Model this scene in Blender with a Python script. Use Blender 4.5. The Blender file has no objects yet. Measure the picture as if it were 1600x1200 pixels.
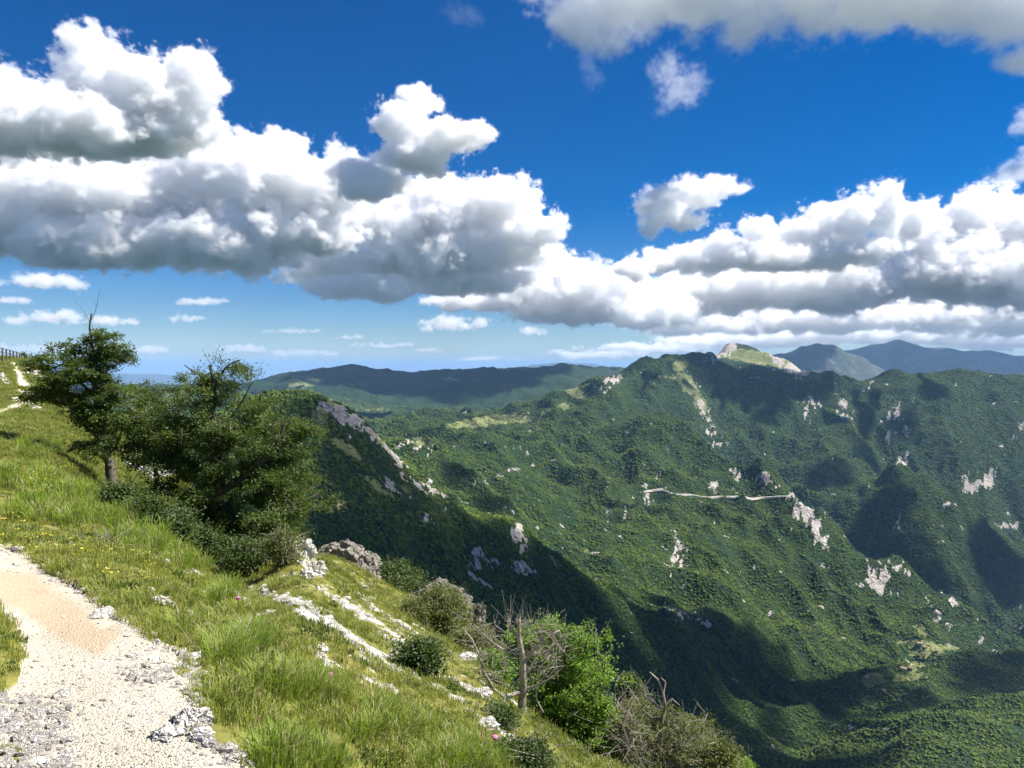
import bpy, bmesh, math, random
import numpy as np
from mathutils import Vector, Matrix

S = bpy.context.scene
COL = S.collection
rng = np.random.default_rng(7)
random.seed(7)
F = 1164.0            # focal length in pixels of the 1600 px wide photograph
PITCH = math.radians(1.23)

# ------------------------------------------------------------------ camera
cd = bpy.data.cameras.new('camera')
cam = bpy.data.objects.new('camera', cd)
COL.objects.link(cam)
S.camera = cam
cd.sensor_width = 36.0
cd.lens = 36.0 * F / 1600.0
cd.clip_start = 0.1
cd.clip_end = 250000.0
cam.location = (0, 0, 0)
cam.rotation_euler = (math.radians(90) - PITCH, 0, 0)

# ------------------------------------------------------------------ sky and sun
SUN_EL, SUN_AZ = math.radians(52), math.radians(82)
SUN = Vector((math.sin(SUN_AZ) * math.cos(SUN_EL), math.cos(SUN_AZ) * math.cos(SUN_EL), math.sin(SUN_EL)))
world = bpy.data.worlds.new('World')
S.world = world
world.use_nodes = True
wn = world.node_tree
sky = wn.nodes.new('ShaderNodeTexSky')
sky.sky_type = 'NISHITA'
sky.sun_disc = False
sky.sun_elevation = SUN_EL
sky.sun_rotation = SUN_AZ
sky.altitude = 1400
sky.air_density = 1.0
sky.dust_density = 0.0
sky.ozone_density = 4.0
hs = wn.nodes.new('ShaderNodeHueSaturation')
hs.inputs['Saturation'].default_value = 1.5
hs.inputs['Value'].default_value = 0.41
hs.inputs['Hue'].default_value = 0.511
wn.links.new(sky.outputs[0], hs.inputs['Color'])
wn.links.new(hs.outputs[0], wn.nodes['Background'].inputs[0])
wn.nodes['Background'].inputs[1].default_value = 0.12
sl = bpy.data.lights.new('sun', 'SUN')
sl.energy = 5.0
sl.angle = math.radians(0.5)
sl.color = (1.0, 0.955, 0.88)
so = bpy.data.objects.new('sun', sl)
COL.objects.link(so)
so.rotation_euler = SUN.to_track_quat('Z', 'Y').to_euler()

S.view_settings.view_transform = 'Standard'
S.view_settings.look = 'None'
S.view_settings.exposure = 1.1
S.view_settings.gamma = 1.0
S.view_settings.use_curve_mapping = False
cy = S.cycles
cy.max_bounces = 26
cy.diffuse_bounces = 3
cy.glossy_bounces = 1
cy.transmission_bounces = 4
cy.transparent_max_bounces = 8
cy.volume_bounces = 24
cy.volume_max_steps = 512
cy.volume_step_rate = 1.6
cy.use_adaptive_sampling = True
cy.adaptive_threshold = 0.02
cy.use_denoising = True
cy.sample_clamp_indirect = 10.0

# ------------------------------------------------------------------ helpers
def ray(px, py):
    """Pixel of the photograph -> (x/y, z/y) of the ray through it."""
    X = (np.asarray(px, float) - 800.0) / F
    Y = -(np.asarray(py, float) - 600.0) / F
    c, s = math.cos(PITCH), math.sin(PITCH)
    k = c + Y * s
    return X / k, (Y * c - s) / k

def pt(px, py, d):
    u, t = ray(px, py)
    return np.array([float(u) * d, d, float(t) * d])

def pix(u, t):
    """(x/y, z/y) -> pixel"""
    c, s = math.cos(PITCH), math.sin(PITCH)
    k = c - t * s
    return 800 + F * u / k, 600 - F * (t * c + s) / k

def tag(o, label=None, cat=None, group=None, kind=None):
    if label: o['label'] = label
    if cat: o['category'] = cat
    if group: o['group'] = group
    if kind: o['kind'] = kind
    return o

def link(o, parent=None):
    COL.objects.link(o)
    if parent is not None:
        o.parent = parent
    return o

def empty(name, loc):
    o = bpy.data.objects.new(name, None)
    o.location = loc
    o.empty_display_size = 0.2
    return link(o)

def mesh_np(name, V, faces, mat, smooth=False, attrs=None):
    """mesh from numpy verts and an (n,3) or (n,4) face array"""
    V = np.asarray(V, np.float32)
    faces = np.asarray(faces, np.int32)
    n, k = faces.shape
    me = bpy.data.meshes.new(name)
    me.vertices.add(len(V))
    me.vertices.foreach_set('co', V.ravel())
    me.loops.add(n * k)
    me.loops.foreach_set('vertex_index', faces.ravel())
    me.polygons.add(n)
    me.polygons.foreach_set('loop_start', np.arange(0, n * k, k, dtype=np.int32))
    me.polygons.foreach_set('loop_total', np.full(n, k, np.int32))
    me.polygons.foreach_set('use_smooth', np.full(n, smooth, bool))
    if attrs:
        for an, av in attrs.items():
            a = me.attributes.new(an, 'FLOAT', 'POINT')
            a.data.foreach_set('value', np.asarray(av, np.float32))
    me.update()
    if mat: me.materials.append(mat)
    return me

def mobj(name, V, faces, mat, parent=None, smooth=False, attrs=None):
    return link(bpy.data.objects.new(name, mesh_np(name, V, faces, mat, smooth, attrs)), parent)

# gradient noise in numpy
_perm = np.random.default_rng(3).permutation(1024)
def _h(ix, iy):
    return _perm[(_perm[ix & 1023] + iy) & 1023]
def pn(x, y, seed=0):
    x = np.asarray(x, float) + seed * 37.17; y = np.asarray(y, float) + seed * 91.31
    ix = np.floor(x).astype(np.int64); iy = np.floor(y).astype(np.int64)
    fx = x - ix; fy = y - iy
    sx = fx * fx * fx * (fx * (fx * 6 - 15) + 10); sy = fy * fy * fy * (fy * (fy * 6 - 15) + 10)
    def g(dx, dy):
        a = _h(ix + dx, iy + dy) * (2 * math.pi / 1024)
        return np.cos(a) * (fx - dx) + np.sin(a) * (fy - dy)
    a = g(0, 0); b = g(1, 0); c = g(0, 1); d = g(1, 1)
    return ((a + (b - a) * sx) + ((c + (d - c) * sx) - (a + (b - a) * sx)) * sy) * 1.4
def fbm(x, y, o=4, seed=0, r=0.5):
    s = 0; a = 1; n = 0
    for i in range(o):
        s = s + a * pn(x * 2 ** i, y * 2 ** i, seed + i); n += a; a *= r
    return s / n

class TPS:
    def __init__(s, P, v, reg=1e-4):
        s.P = P; n = len(P)
        K = s.k(P, P) + reg * np.eye(n)
        A = np.zeros((n + 3, n + 3)); A[:n, :n] = K
        A[:n, n] = 1; A[:n, n + 1:] = P
        A[n, :n] = 1; A[n + 1:, :n] = P.T
        s.w = np.linalg.solve(A, np.concatenate([v, [0, 0, 0]]))
    def k(s, A, B):
        d2 = (A[:, None, 0] - B[None, :, 0]) ** 2 + (A[:, None, 1] - B[None, :, 1]) ** 2
        return 0.5 * d2 * np.log(d2 + 1e-12)
    def __call__(s, Q):
        out = np.empty(len(Q))
        for i in range(0, len(Q), 40000):
            q = Q[i:i + 40000]
            out[i:i + 40000] = s.k(q, s.P) @ s.w[:-3] + s.w[-3] + q @ s.w[-2:]
        return out

# node helpers -------------------------------------------------------
class NT:
    def __init__(s, tree):
        s.t = tree; s.N = tree.nodes; s.L = tree.links
    def put(s, sock, v):
        if v is None: return
        if hasattr(v, 'is_output') or isinstance(v, bpy.types.NodeSocket): s.L.new(v, sock)
        else: sock.default_value = v
    def m(s, op, a, b=None, c=None, clamp=False):
        n = s.N.new('ShaderNodeMath'); n.operation = op; n.use_clamp = clamp
        for i, v in enumerate((a, b, c)): s.put(n.inputs[i], v)
        return n.outputs[0]
    def vm(s, op, a, b=None):
        n = s.N.new('ShaderNodeVectorMath'); n.operation = op
        s.put(n.inputs[0], a); s.put(n.inputs[1], b)
        return n.outputs['Value'] if op in ('LENGTH', 'DOT_PRODUCT', 'DISTANCE') else n.outputs[0]
    def noise(s, vec, scale, detail=3.0, rough=0.55, out='Fac', ntype=None, lac=2.0):
        n = s.N.new('ShaderNodeTexNoise')
        if vec is not None: s.L.new(vec, n.inputs['Vector'])
        n.inputs['Scale'].default_value = scale; n.inputs['Detail'].default_value = detail
        n.inputs['Roughness'].default_value = rough; n.inputs['Lacunarity'].default_value = lac
        return n.outputs[out]
    def vor(s, vec, scale, detail=0.0, rough=0.5, feature='F1', out='Distance'):
        n = s.N.new('ShaderNodeTexVoronoi'); n.feature = feature
        if vec is not None: s.L.new(vec, n.inputs['Vector'])
        n.inputs['Scale'].default_value = scale
        if 'Detail' in n.inputs: n.inputs['Detail'].default_value = detail; n.inputs['Roughness'].default_value = rough
        return n.outputs[out]
    def ramp(s, fac, lo, hi, a=0.0, b=1.0):
        n = s.N.new('ShaderNodeMapRange'); n.clamp = True
        s.put(n.inputs[0], fac); n.inputs[1].default_value = lo; n.inputs[2].default_value = hi
        n.inputs[3].default_value = a; n.inputs[4].default_value = b
        return n.outputs[0]
    def mix(s, f, a, b):
        n = s.N.new('ShaderNodeMix'); n.data_type = 'RGBA'
        s.put(n.inputs[0], f)
        for i, v in ((6, a), (7, b)):
            if isinstance(v, (tuple, list)): n.inputs[i].default_value = (*v[:3], 1)
            else: s.L.new(v, n.inputs[i])
        return n.outputs[2]
    def attr(s, name):
        n = s.N.new('ShaderNodeAttribute'); n.attribute_name = name
        return n.outputs['Fac']
    def bump(s, h, strength, dist, nrm=None):
        n = s.N.new('ShaderNodeBump'); s.L.new(h, n.inputs['Height'])
        n.inputs['Strength'].default_value = strength; n.inputs['Distance'].default_value = dist
        if nrm is not None: s.L.new(nrm, n.inputs['Normal'])
        return n.outputs[0]

def new_mat(name):
    m = bpy.data.materials.new(name); m.use_nodes = True
    t = NT(m.node_tree)
    b = t.N['Principled BSDF']
    b.inputs['Roughness'].default_value = 0.9
    b.inputs['Specular IOR Level'].default_value = 0.15
    return m, t, b

def pos_node(t):
    return t.N.new('ShaderNodeNewGeometry').outputs['Position']

def obj_info(t):
    return t.N.new('ShaderNodeObjectInfo')

# ------------------------------------------------------------------ materials
def mat_forest_floor():
    m, t, b = new_mat('mountain_ground')
    P = pos_node(t)
    rock, mead, road = t.attr('rock'), t.attr('meadow'), t.attr('bare')
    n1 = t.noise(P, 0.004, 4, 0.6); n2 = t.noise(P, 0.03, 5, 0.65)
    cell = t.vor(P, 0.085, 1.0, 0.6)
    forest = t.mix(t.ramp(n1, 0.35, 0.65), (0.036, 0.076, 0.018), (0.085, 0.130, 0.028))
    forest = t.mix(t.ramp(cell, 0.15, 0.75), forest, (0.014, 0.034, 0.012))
    grass = t.mix(t.ramp(n2, 0.35, 0.65), (0.115, 0.150, 0.045), (0.200, 0.205, 0.085))
    # ragged edge of meadow
    mm = t.ramp(t.m('ADD', mead, t.m('MULTIPLY', t.m('SUBTRACT', n2, 0.5), 0.9)), 0.42, 0.56)
    c = t.mix(mm, forest, grass)
    rn = t.noise(P, 0.11, 5, 0.7)
    rockc = t.mix(t.ramp(rn, 0.3, 0.7), (0.20, 0.17, 0.14), (0.50, 0.46, 0.42))
    rm = t.ramp(t.m('ADD', rock, t.m('MULTIPLY', t.m('SUBTRACT', t.noise(P, 0.055, 5, 0.75), 0.5), 1.1)), 0.47, 0.57)
    c = t.mix(rm, c, rockc)
    c = t.mix(t.ramp(road, 0.4, 0.6), c, (0.48, 0.43, 0.36))
    t.L.new(c, b.inputs['Base Color'])
    h = t.m('ADD', t.m('MULTIPLY', cell, -1.0), t.m('MULTIPLY', rn, 0.6))
    t.L.new(t.bump(t.noise(P, 0.016, 4, 0.7), 0.8, 30.0, t.bump(h, 0.9, 5.0)), b.inputs['Normal'])
    return m

def mat_canopy():
    m, t, b = new_mat('forest_foliage')
    oi = obj_info(t)
    P = pos_node(t)
    r = oi.outputs['Random']
    big = t.noise(P, 0.0022, 3, 0.6)
    mid = t.noise(P, 0.012, 3, 0.6)
    f = t.m('ADD', t.m('ADD', t.m('MULTIPLY', r, 0.35), t.m('MULTIPLY', t.ramp(mid, 0.35, 0.65), 0.35)), t.m('MULTIPLY', t.ramp(big, 0.35, 0.65), 0.4), clamp=True)
    c = t.mix(f, (0.036, 0.078, 0.018), (0.165, 0.215, 0.034))
    c = t.mix(t.ramp(t.noise(P, 0.9, 3, 0.7), 0.4, 0.7), c, (0.020, 0.045, 0.014))
    t.L.new(c, b.inputs['Base Color'])
    t.L.new(t.bump(t.noise(P, 0.7, 3, 0.7), 0.6, 1.0), b.inputs['Normal'])
    return m

def mat_near_ground():
    m, t, b = new_mat('hillside_ground')
    P = pos_node(t)
    scree = t.attr('scree'); dirt = t.attr('dirt')
    n1 = t.noise(P, 0.5, 4, 0.6); n2 = t.noise(P, 6.0, 5, 0.7)
    g = t.mix(t.ramp(n1, 0.35, 0.65), (0.13, 0.150, 0.026), (0.23, 0.215, 0.055))
    g = t.mix(t.ramp(n2, 0.45, 0.75), g, (0.10, 0.075, 0.035))
    r = t.mix(t.ramp(t.noise(P, 14.0, 4, 0.7), 0.3, 0.7), (0.30, 0.28, 0.25), (0.62, 0.60, 0.56))
    sm = t.ramp(t.m('ADD', scree, t.m('MULTIPLY', t.m('SUBTRACT', t.noise(P, 2.2, 5, 0.7), 0.5), 0.9)), 0.45, 0.55)
    c = t.mix(sm, g, r)
    c = t.mix(t.ramp(t.m('ADD', dirt, t.m('MULTIPLY', t.m('SUBTRACT', n2, 0.5), 0.4)), 0.4, 0.6), c, (0.16, 0.10, 0.06))
    t.L.new(c, b.inputs['Base Color'])
    h = t.m('ADD', n2, t.m('MULTIPLY', t.noise(P, 25.0, 3, 0.6), 0.5))
    t.L.new(t.bump(h, 0.8, 0.06), b.inputs['Normal'])
    return m

def mat_path():
    m, t, b = new_mat('gravel_path')
    P = pos_node(t)
    tan = t.attr('tan')
    n1 = t.noise(P, 1.3, 4, 0.6); n2 = t.noise(P, 30.0, 4, 0.75)
    c = t.mix(t.ramp(n1, 0.35, 0.65), (0.60, 0.53, 0.41), (0.70, 0.64, 0.52))
    tm = t.ramp(t.m('ADD', tan, t.m('MULTIPLY', t.m('SUBTRACT', t.noise(P, 3.0, 5, 0.7), 0.5), 0.5)), 0.3, 0.8)
    c = t.mix(tm, c, (0.56, 0.43, 0.29))
    v = t.vor(P, 75.0, 1.0, 0.6)
    c = t.mix(t.ramp(v, 0.5, 0.9, 0.0, 0.4), c, (0.28, 0.23, 0.17))
    c = t.mix(t.ramp(n2, 0.55, 0.8, 0.0, 0.5), c, (0.72, 0.69, 0.63))
    t.L.new(c, b.inputs['Base Color'])
    h = t.m('SUBTRACT', t.m('MULTIPLY', n2, 0.7), v)
    t.L.new(t.bump(h, 0.9, 0.012), b.inputs['Normal'])
    return m

def mat_rock(name='limestone', a=(0.38, 0.365, 0.33), c2=(0.68, 0.66, 0.61), scale=6.0, bd=0.05):
    m, t, b = new_mat(name)
    tc = t.N.new('ShaderNodeTexCoord').outputs['Object']
    n = t.noise(tc, scale, 6, 0.7)
    c = t.mix(t.ramp(n, 0.32, 0.62), a, c2)
    r = obj_info(t).outputs['Random']
    c = t.mix(t.m('MULTIPLY', r, 0.35), c, (0.50, 0.42, 0.32))
    cr = t.vor(tc, scale * 1.3, 2.0, 0.6, feature='DISTANCE_TO_EDGE')
    c = t.mix(t.ramp(cr, 0.0, 0.05, 0.4, 0.0), c, (0.16, 0.145, 0.12))
    t.L.new(c, b.inputs['Base Color'])
    t.L.new(t.bump(t.m('ADD', n, t.ramp(cr, 0.0, 0.08, 0.0, 0.5)), 0.9, bd), b.inputs['Normal'])
    return m

def mat_leaf(name, c1, c2, transl=0.35, inst=False, glow=(0.20, 0.30, 0.03), scale=1.2):
    m = bpy.data.materials.new(name); m.use_nodes = True
    t = NT(m.node_tree); b = t.N['Principled BSDF']
    out = t.N['Material Output']
    b.inputs['Roughness'].default_value = 0.55
    b.inputs['Specular IOR Level'].default_value = 0.35
    if inst:
        r = t.m('ADD', t.m('MULTIPLY', obj_info(t).outputs['Random'], 0.5),
                t.m('MULTIPLY', t.ramp(t.noise(pos_node(t), scale, 3, 0.6), 0.35, 0.65), 0.55), clamp=True)
    else:
        g = t.N.new('ShaderNodeNewGeometry')
        r = t.m('ADD', t.m('MULTIPLY', g.outputs['Random Per Island'], 0.6),
                t.m('MULTIPLY', t.ramp(t.noise(g.outputs['Position'], scale, 3, 0.6), 0.35, 0.65), 0.45), clamp=True)
    c = t.mix(r, c1, c2)
    t.L.new(c, b.inputs['Base Color'])
    tr = t.N.new('ShaderNodeBsdfTranslucent')
    t.L.new(t.mix(r, tuple(x * 0.7 for x in glow), glow), tr.inputs[0])
    ms = t.N.new('ShaderNodeMixShader'); ms.inputs[0].default_value = transl
    t.L.new(b.outputs[0], ms.inputs[1]); t.L.new(tr.outputs[0], ms.inputs[2])
    t.L.new(ms.outputs[0], out.inputs['Surface'])
    return m

def mat_plain(name, c1, c2=None, scale=8.0, rough=0.85, bump=0.02):
    m, t, b = new_mat(name)
    b.inputs['Roughness'].default_value = rough
    tc = t.N.new('ShaderNodeTexCoord').outputs['Object']
    n = t.noise(tc, scale, 5, 0.65)
    t.L.new(t.mix(t.ramp(n, 0.3, 0.7), c1, c2 or c1), b.inputs['Base Color'])
    t.L.new(t.bump(n, 0.7, bump), b.inputs['Normal'])
    return m

def mat_far():
    m, t, b = new_mat('far_mountain')
    P = pos_node(t)
    n = t.noise(P, 0.0009, 6, 0.6)
    c = t.mix(t.ramp(n, 0.4, 0.62), (0.035, 0.050, 0.032), (0.085, 0.088, 0.062))
    n2 = t.noise(P, 0.004, 5, 0.65)
    c = t.mix(t.ramp(n2, 0.55, 0.75), c, (0.14, 0.13, 0.11))
    t.L.new(c, b.inputs['Base Color'])
    t.L.new(t.bump(n2, 1.0, 60.0), b.inputs['Normal'])
    return m

M = {}
M['mtn'] = mat_forest_floor(); M['canopy'] = mat_canopy(); M['ground'] = mat_near_ground(); M['path'] = mat_path()
M['rock'] = mat_rock(); M['crag'] = mat_rock('grey_crag', (0.06, 0.06, 0.052), (0.24, 0.235, 0.21), 1.6, 0.25)
M['pebble'] = mat_rock('pebble_stone', (0.52, 0.48, 0.41), (0.78, 0.74, 0.68), 30.0, 0.004)
M['far'] = mat_far()
M['rubble'] = mat_rock('rubble_limestone', (0.44, 0.42, 0.38), (0.72, 0.69, 0.64), 1.6, 0.03)
M['bark'] = mat_plain('bark', (0.055, 0.045, 0.035), (0.17, 0.15, 0.125), 12.0, 0.9, 0.03)
M['deadwood'] = mat_plain('weathered_wood', (0.15, 0.125, 0.10), (0.44, 0.39, 0.33), 14.0, 0.85, 0.01)
M['beech'] = mat_leaf('beech_leaf', (0.035, 0.068, 0.013), (0.100, 0.142, 0.024), 0.25)
M['bright'] = mat_leaf('fresh_leaf', (0.10, 0.20, 0.02), (0.22, 0.34, 0.04), 0.35, glow=(0.26, 0.42, 0.04))
M['shrub'] = mat_leaf('shrub_leaf', (0.030, 0.060, 0.016), (0.085, 0.12, 0.030), 0.2)
M['olive'] = mat_leaf('olive_leaf', (0.085, 0.105, 0.030), (0.18, 0.19, 0.060), 0.3)
M['grass'] = mat_leaf('grass_blade', (0.11, 0.175, 0.018), (0.29, 0.32, 0.05), 0.35, inst=True, glow=(0.32, 0.36, 0.05), scale=0.5)
M['tall'] = mat_leaf('tall_grass_blade', (0.12, 0.22, 0.016), (0.25, 0.33, 0.035), 0.4, inst=True, glow=(0.28, 0.40, 0.03), scale=0.8)
M['straw'] = mat_leaf('dry_grass_blade', (0.26, 0.23, 0.10), (0.42, 0.36, 0.19), 0.3, inst=True, glow=(0.4, 0.33, 0.14))

# ------------------------------------------------------------------ large structure: the mountains
BIG = {
 -250: [(150,1000),(450,760),(800,670),(1300,660),(2600,650),(5200,625),(8000,608),(12000,604)],
 100: [(150,1050),(450,790),(800,690),(1100,665),(1500,680),(2600,660),(5200,625),(8000,608),(12000,604)],
 300: [(150,1150),(450,820),(750,700),(1000,660),(1300,695),(2600,672),(5200,628),(8000,608),(12000,602)],
 380: [(180,1150),(450,830),(750,695),(990,640),(1250,700),(2600,680),(5200,632),(8000,604),(9000,600),(12000,604)],
 430: [(150,1250),(450,870),(750,700),(980,624),(1200,690),(2600,680),(4000,662),(5200,640),(7000,608),(9000,588),(11000,610)],
 500: [(150,1350),(500,920),(750,735),(920,628),(1080,700),(2600,690),(4000,665),(5200,645),(7000,610),(8800,577),(11000,605)],
 560: [(150,1450),(500,985),(750,780),(900,655),(1040,725),(1700,720),(2600,690),(4000,665),(5200,650),(7000,616),(8500,574),(11000,605)],
 630: [(150,1550),(500,1070),(780,840),(950,722),(1080,780),(1700,733),(2400,692),(3200,668),(4000,657),(5200,657),(7000,626),(8600,583),(10500,605)],
 700: [(150,1700),(500,1160),(800,900),(1000,768),(1140,815),(1700,765),(2300,708),(3000,675),(3900,654),(5000,664),(7000,622),(8600,580),(10500,602)],
 800: [(170,1850),(500,1310),(800,1060),(1050,890),(1190,815),(1350,850),(1800,805),(2300,745),(2800,705),(3400,668),(4100,643),(5000,665),(7000,620),(9000,573),(11000,605)],
 900: [(200,2000),(500,1450),(750,1220),(1000,1065),(1230,940),(1350,892),(1500,925),(2000,865),(2500,785),(3000,718),(3500,665),(4000,628),(4450,605),(5500,655),(7500,605),(9500,572),(11500,600)],
 960: [(200,2000),(500,1500),(800,1230),(1050,1080),(1300,960),(1420,925),(1600,940),(2000,868),(2500,795),(3000,722),(3500,665),(4100,620),(4700,584),(5800,640),(8000,600),(10000,577),(12000,600)],
 1000: [(250,1900),(600,1420),(900,1210),(1200,1060),(1420,965),(1600,955),(2000,875),(2400,815),(2700,770),(3100,708),(3500,650),(3750,750),(4050,722),(4400,632),(4850,571),(5900,640),(8500,598)],
 1060: [(300,1850),(700,1400),(1000,1210),(1300,1080),(1500,990),(1700,968),(2000,905),(2300,850),(2750,782),(3200,708),(3520,662),(3800,765),(4100,725),(4450,645),(4700,592),(5150,557),(6300,640),(9000,600)],
 1110: [(300,1850),(700,1420),(1000,1230),(1400,1090),(1650,1005),(1950,925),(2350,850),(2800,783),(3200,726),(3450,692),(3750,790),(4200,720),(4600,648),(4900,596),(5600,554),(5900,551),(7000,640)],
 1140: [(5000,598),(5700,572),(6200,552),(6500,540),(7300,620)],
 1200: [(350,1800),(800,1420),(1100,1260),(1500,1130),(1750,1083),(2000,1000),(2400,885),(2900,781),(3200,740),(3480,850),(4000,770),(4550,668),(5000,605),(5400,582),(6000,561),(6350,553),(7200,620)],
 1245: [(2950,777),(3060,772),(3300,870),(3850,800),(4550,674),(5300,590),(5900,575),(6250,569),(7000,630)],
 1300: [(400,1750),(900,1390),(1300,1190),(1700,1110),(1850,1075),(2100,1010),(2500,905),(2850,826),(3100,935),(3600,880),(4050,765),(4500,685),(5000,622),(5350,584),(6200,640)],
 1400: [(400,1700),(900,1350),(1300,1160),(1600,1120),(1800,1072),(2050,1035),(2250,1000),(2500,930),(2720,876),(2950,970),(3400,915),(3800,790),(4050,702),(4300,765),(4800,668),(5300,602),(5500,582),(6500,640)],
 1500: [(400,1680),(900,1320),(1350,1120),(1550,1115),(1850,1035),(2050,1040),(2300,1000),(2600,944),(2850,1035),(3400,945),(3880,765),(4150,830),(4700,690),(5300,605),(5500,584),(6500,640)],
 1600: [(500,1600),(1000,1270),(1450,1092),(1620,1115),(1950,1008),(2150,1035),(2400,1012),(2530,998),(2800,1080),(3400,970),(3800,868),(4000,838),(4250,875),(4750,722),(5200,625),(5500,588),(6500,640)],
 1800: [(500,1500),(1000,1240),(1450,1040),(1620,1070),(2000,960),(2250,990),(2700,960),(3400,850),(4200,740),(5000,640),(5600,584),(6500,640)],
 2100: [(500,1450),(1000,1180),(1500,1000),(2200,930),(3400,800),(4600,680),(5600,590),(6500,640)],
}
def build_tps(D, ku):
    P, v = [], []
    for px, lst in D.items():
        for d, py in lst:
            u, t = ray(px, py)
            P.append((float(u) * ku, math.log(d))); v.append(float(t))
    return TPS(np.array(P), np.array(v))
tps_big = build_tps(BIG, 2.2)

NC, NR = 900, 760
U = np.linspace(-1.0, 1.12, NC)
W = np.linspace(math.log(140.0), math.log(12000.0), NR)
UU, WW = np.meshgrid(U, W)                   # rows = depth
Y = np.exp(WW); X = UU * Y
Tb = tps_big(np.c_[UU.ravel() * 2.2, WW.ravel()]).reshape(UU.shape)
Z = Tb * Y
wx = X + 60 * fbm(X / 700, Y / 700, 3, 5); wy = Y + 60 * fbm(X / 700, Y / 700, 3, 15)
rel = np.zeros_like(Z)
for i, wl in enumerate((1100, 520, 260, 130, 64, 32)):
    n = pn(wx / wl, wy / wl, 20 + i)
    rid = (0.5 - np.abs(n) ** .85 * 1.75) if i < 4 else n
    rel += rid * wl * (0.065, 0.14, 0.20, 0.20, 0.15, 0.12)[i] * np.clip(Y / (wl * 7.0), 0, 1) * np.clip((Y - 150) / 300, 0, 1) * (1.0 if i < 1 else np.interp(Y, [6500, 7500], [1.0, 0.45]))
rel *= np.interp(Y, [900, 1500, 2500, 4700, 5300, 6600, 7600], [0.45, 0.75, 1.0, 0.9, 0.45, 0.55, 0.9])
Z += rel - np.interp(Y, [300, 900, 5000], [0, 3, 6])
PXg, PYg = pix(UU, Z / Y)

def band(PX, PY, pts, width):
    """soft 0..1 mask round a polyline given in pixels; width may vary per point"""
    best = np.zeros_like(PX)
    for (a, b) in zip(pts[:-1], pts[1:]):
        ax, ay = a[:2]; bx, by = b[:2]
        wa = a[2] if len(a) > 2 else width; wb = b[2] if len(b) > 2 else width
        L2 = (bx - ax) ** 2 + (by - ay) ** 2
        s = np.clip(((PX - ax) * (bx - ax) + (PY - ay) * (by - ay)) / L2, 0, 1)
        d = np.hypot(PX - ax - s * (bx - ax), PY - ay - s * (by - ay))
        best = np.maximum(best, np.clip(1.5 - d / (wa + s * (wb - wa)), 0, 1))
    return best

def blob(PX, PY, x, y, rx, ry, ang=0.0):
    c, s = math.cos(math.radians(ang)), math.sin(math.radians(ang))
    dx, dy = PX - x, PY - y
    return np.clip(1.5 - np.hypot((dx * c + dy * s) / rx, (-dx * s + dy * c) / ry), 0, 1)

rock = np.zeros_like(Z)
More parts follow.
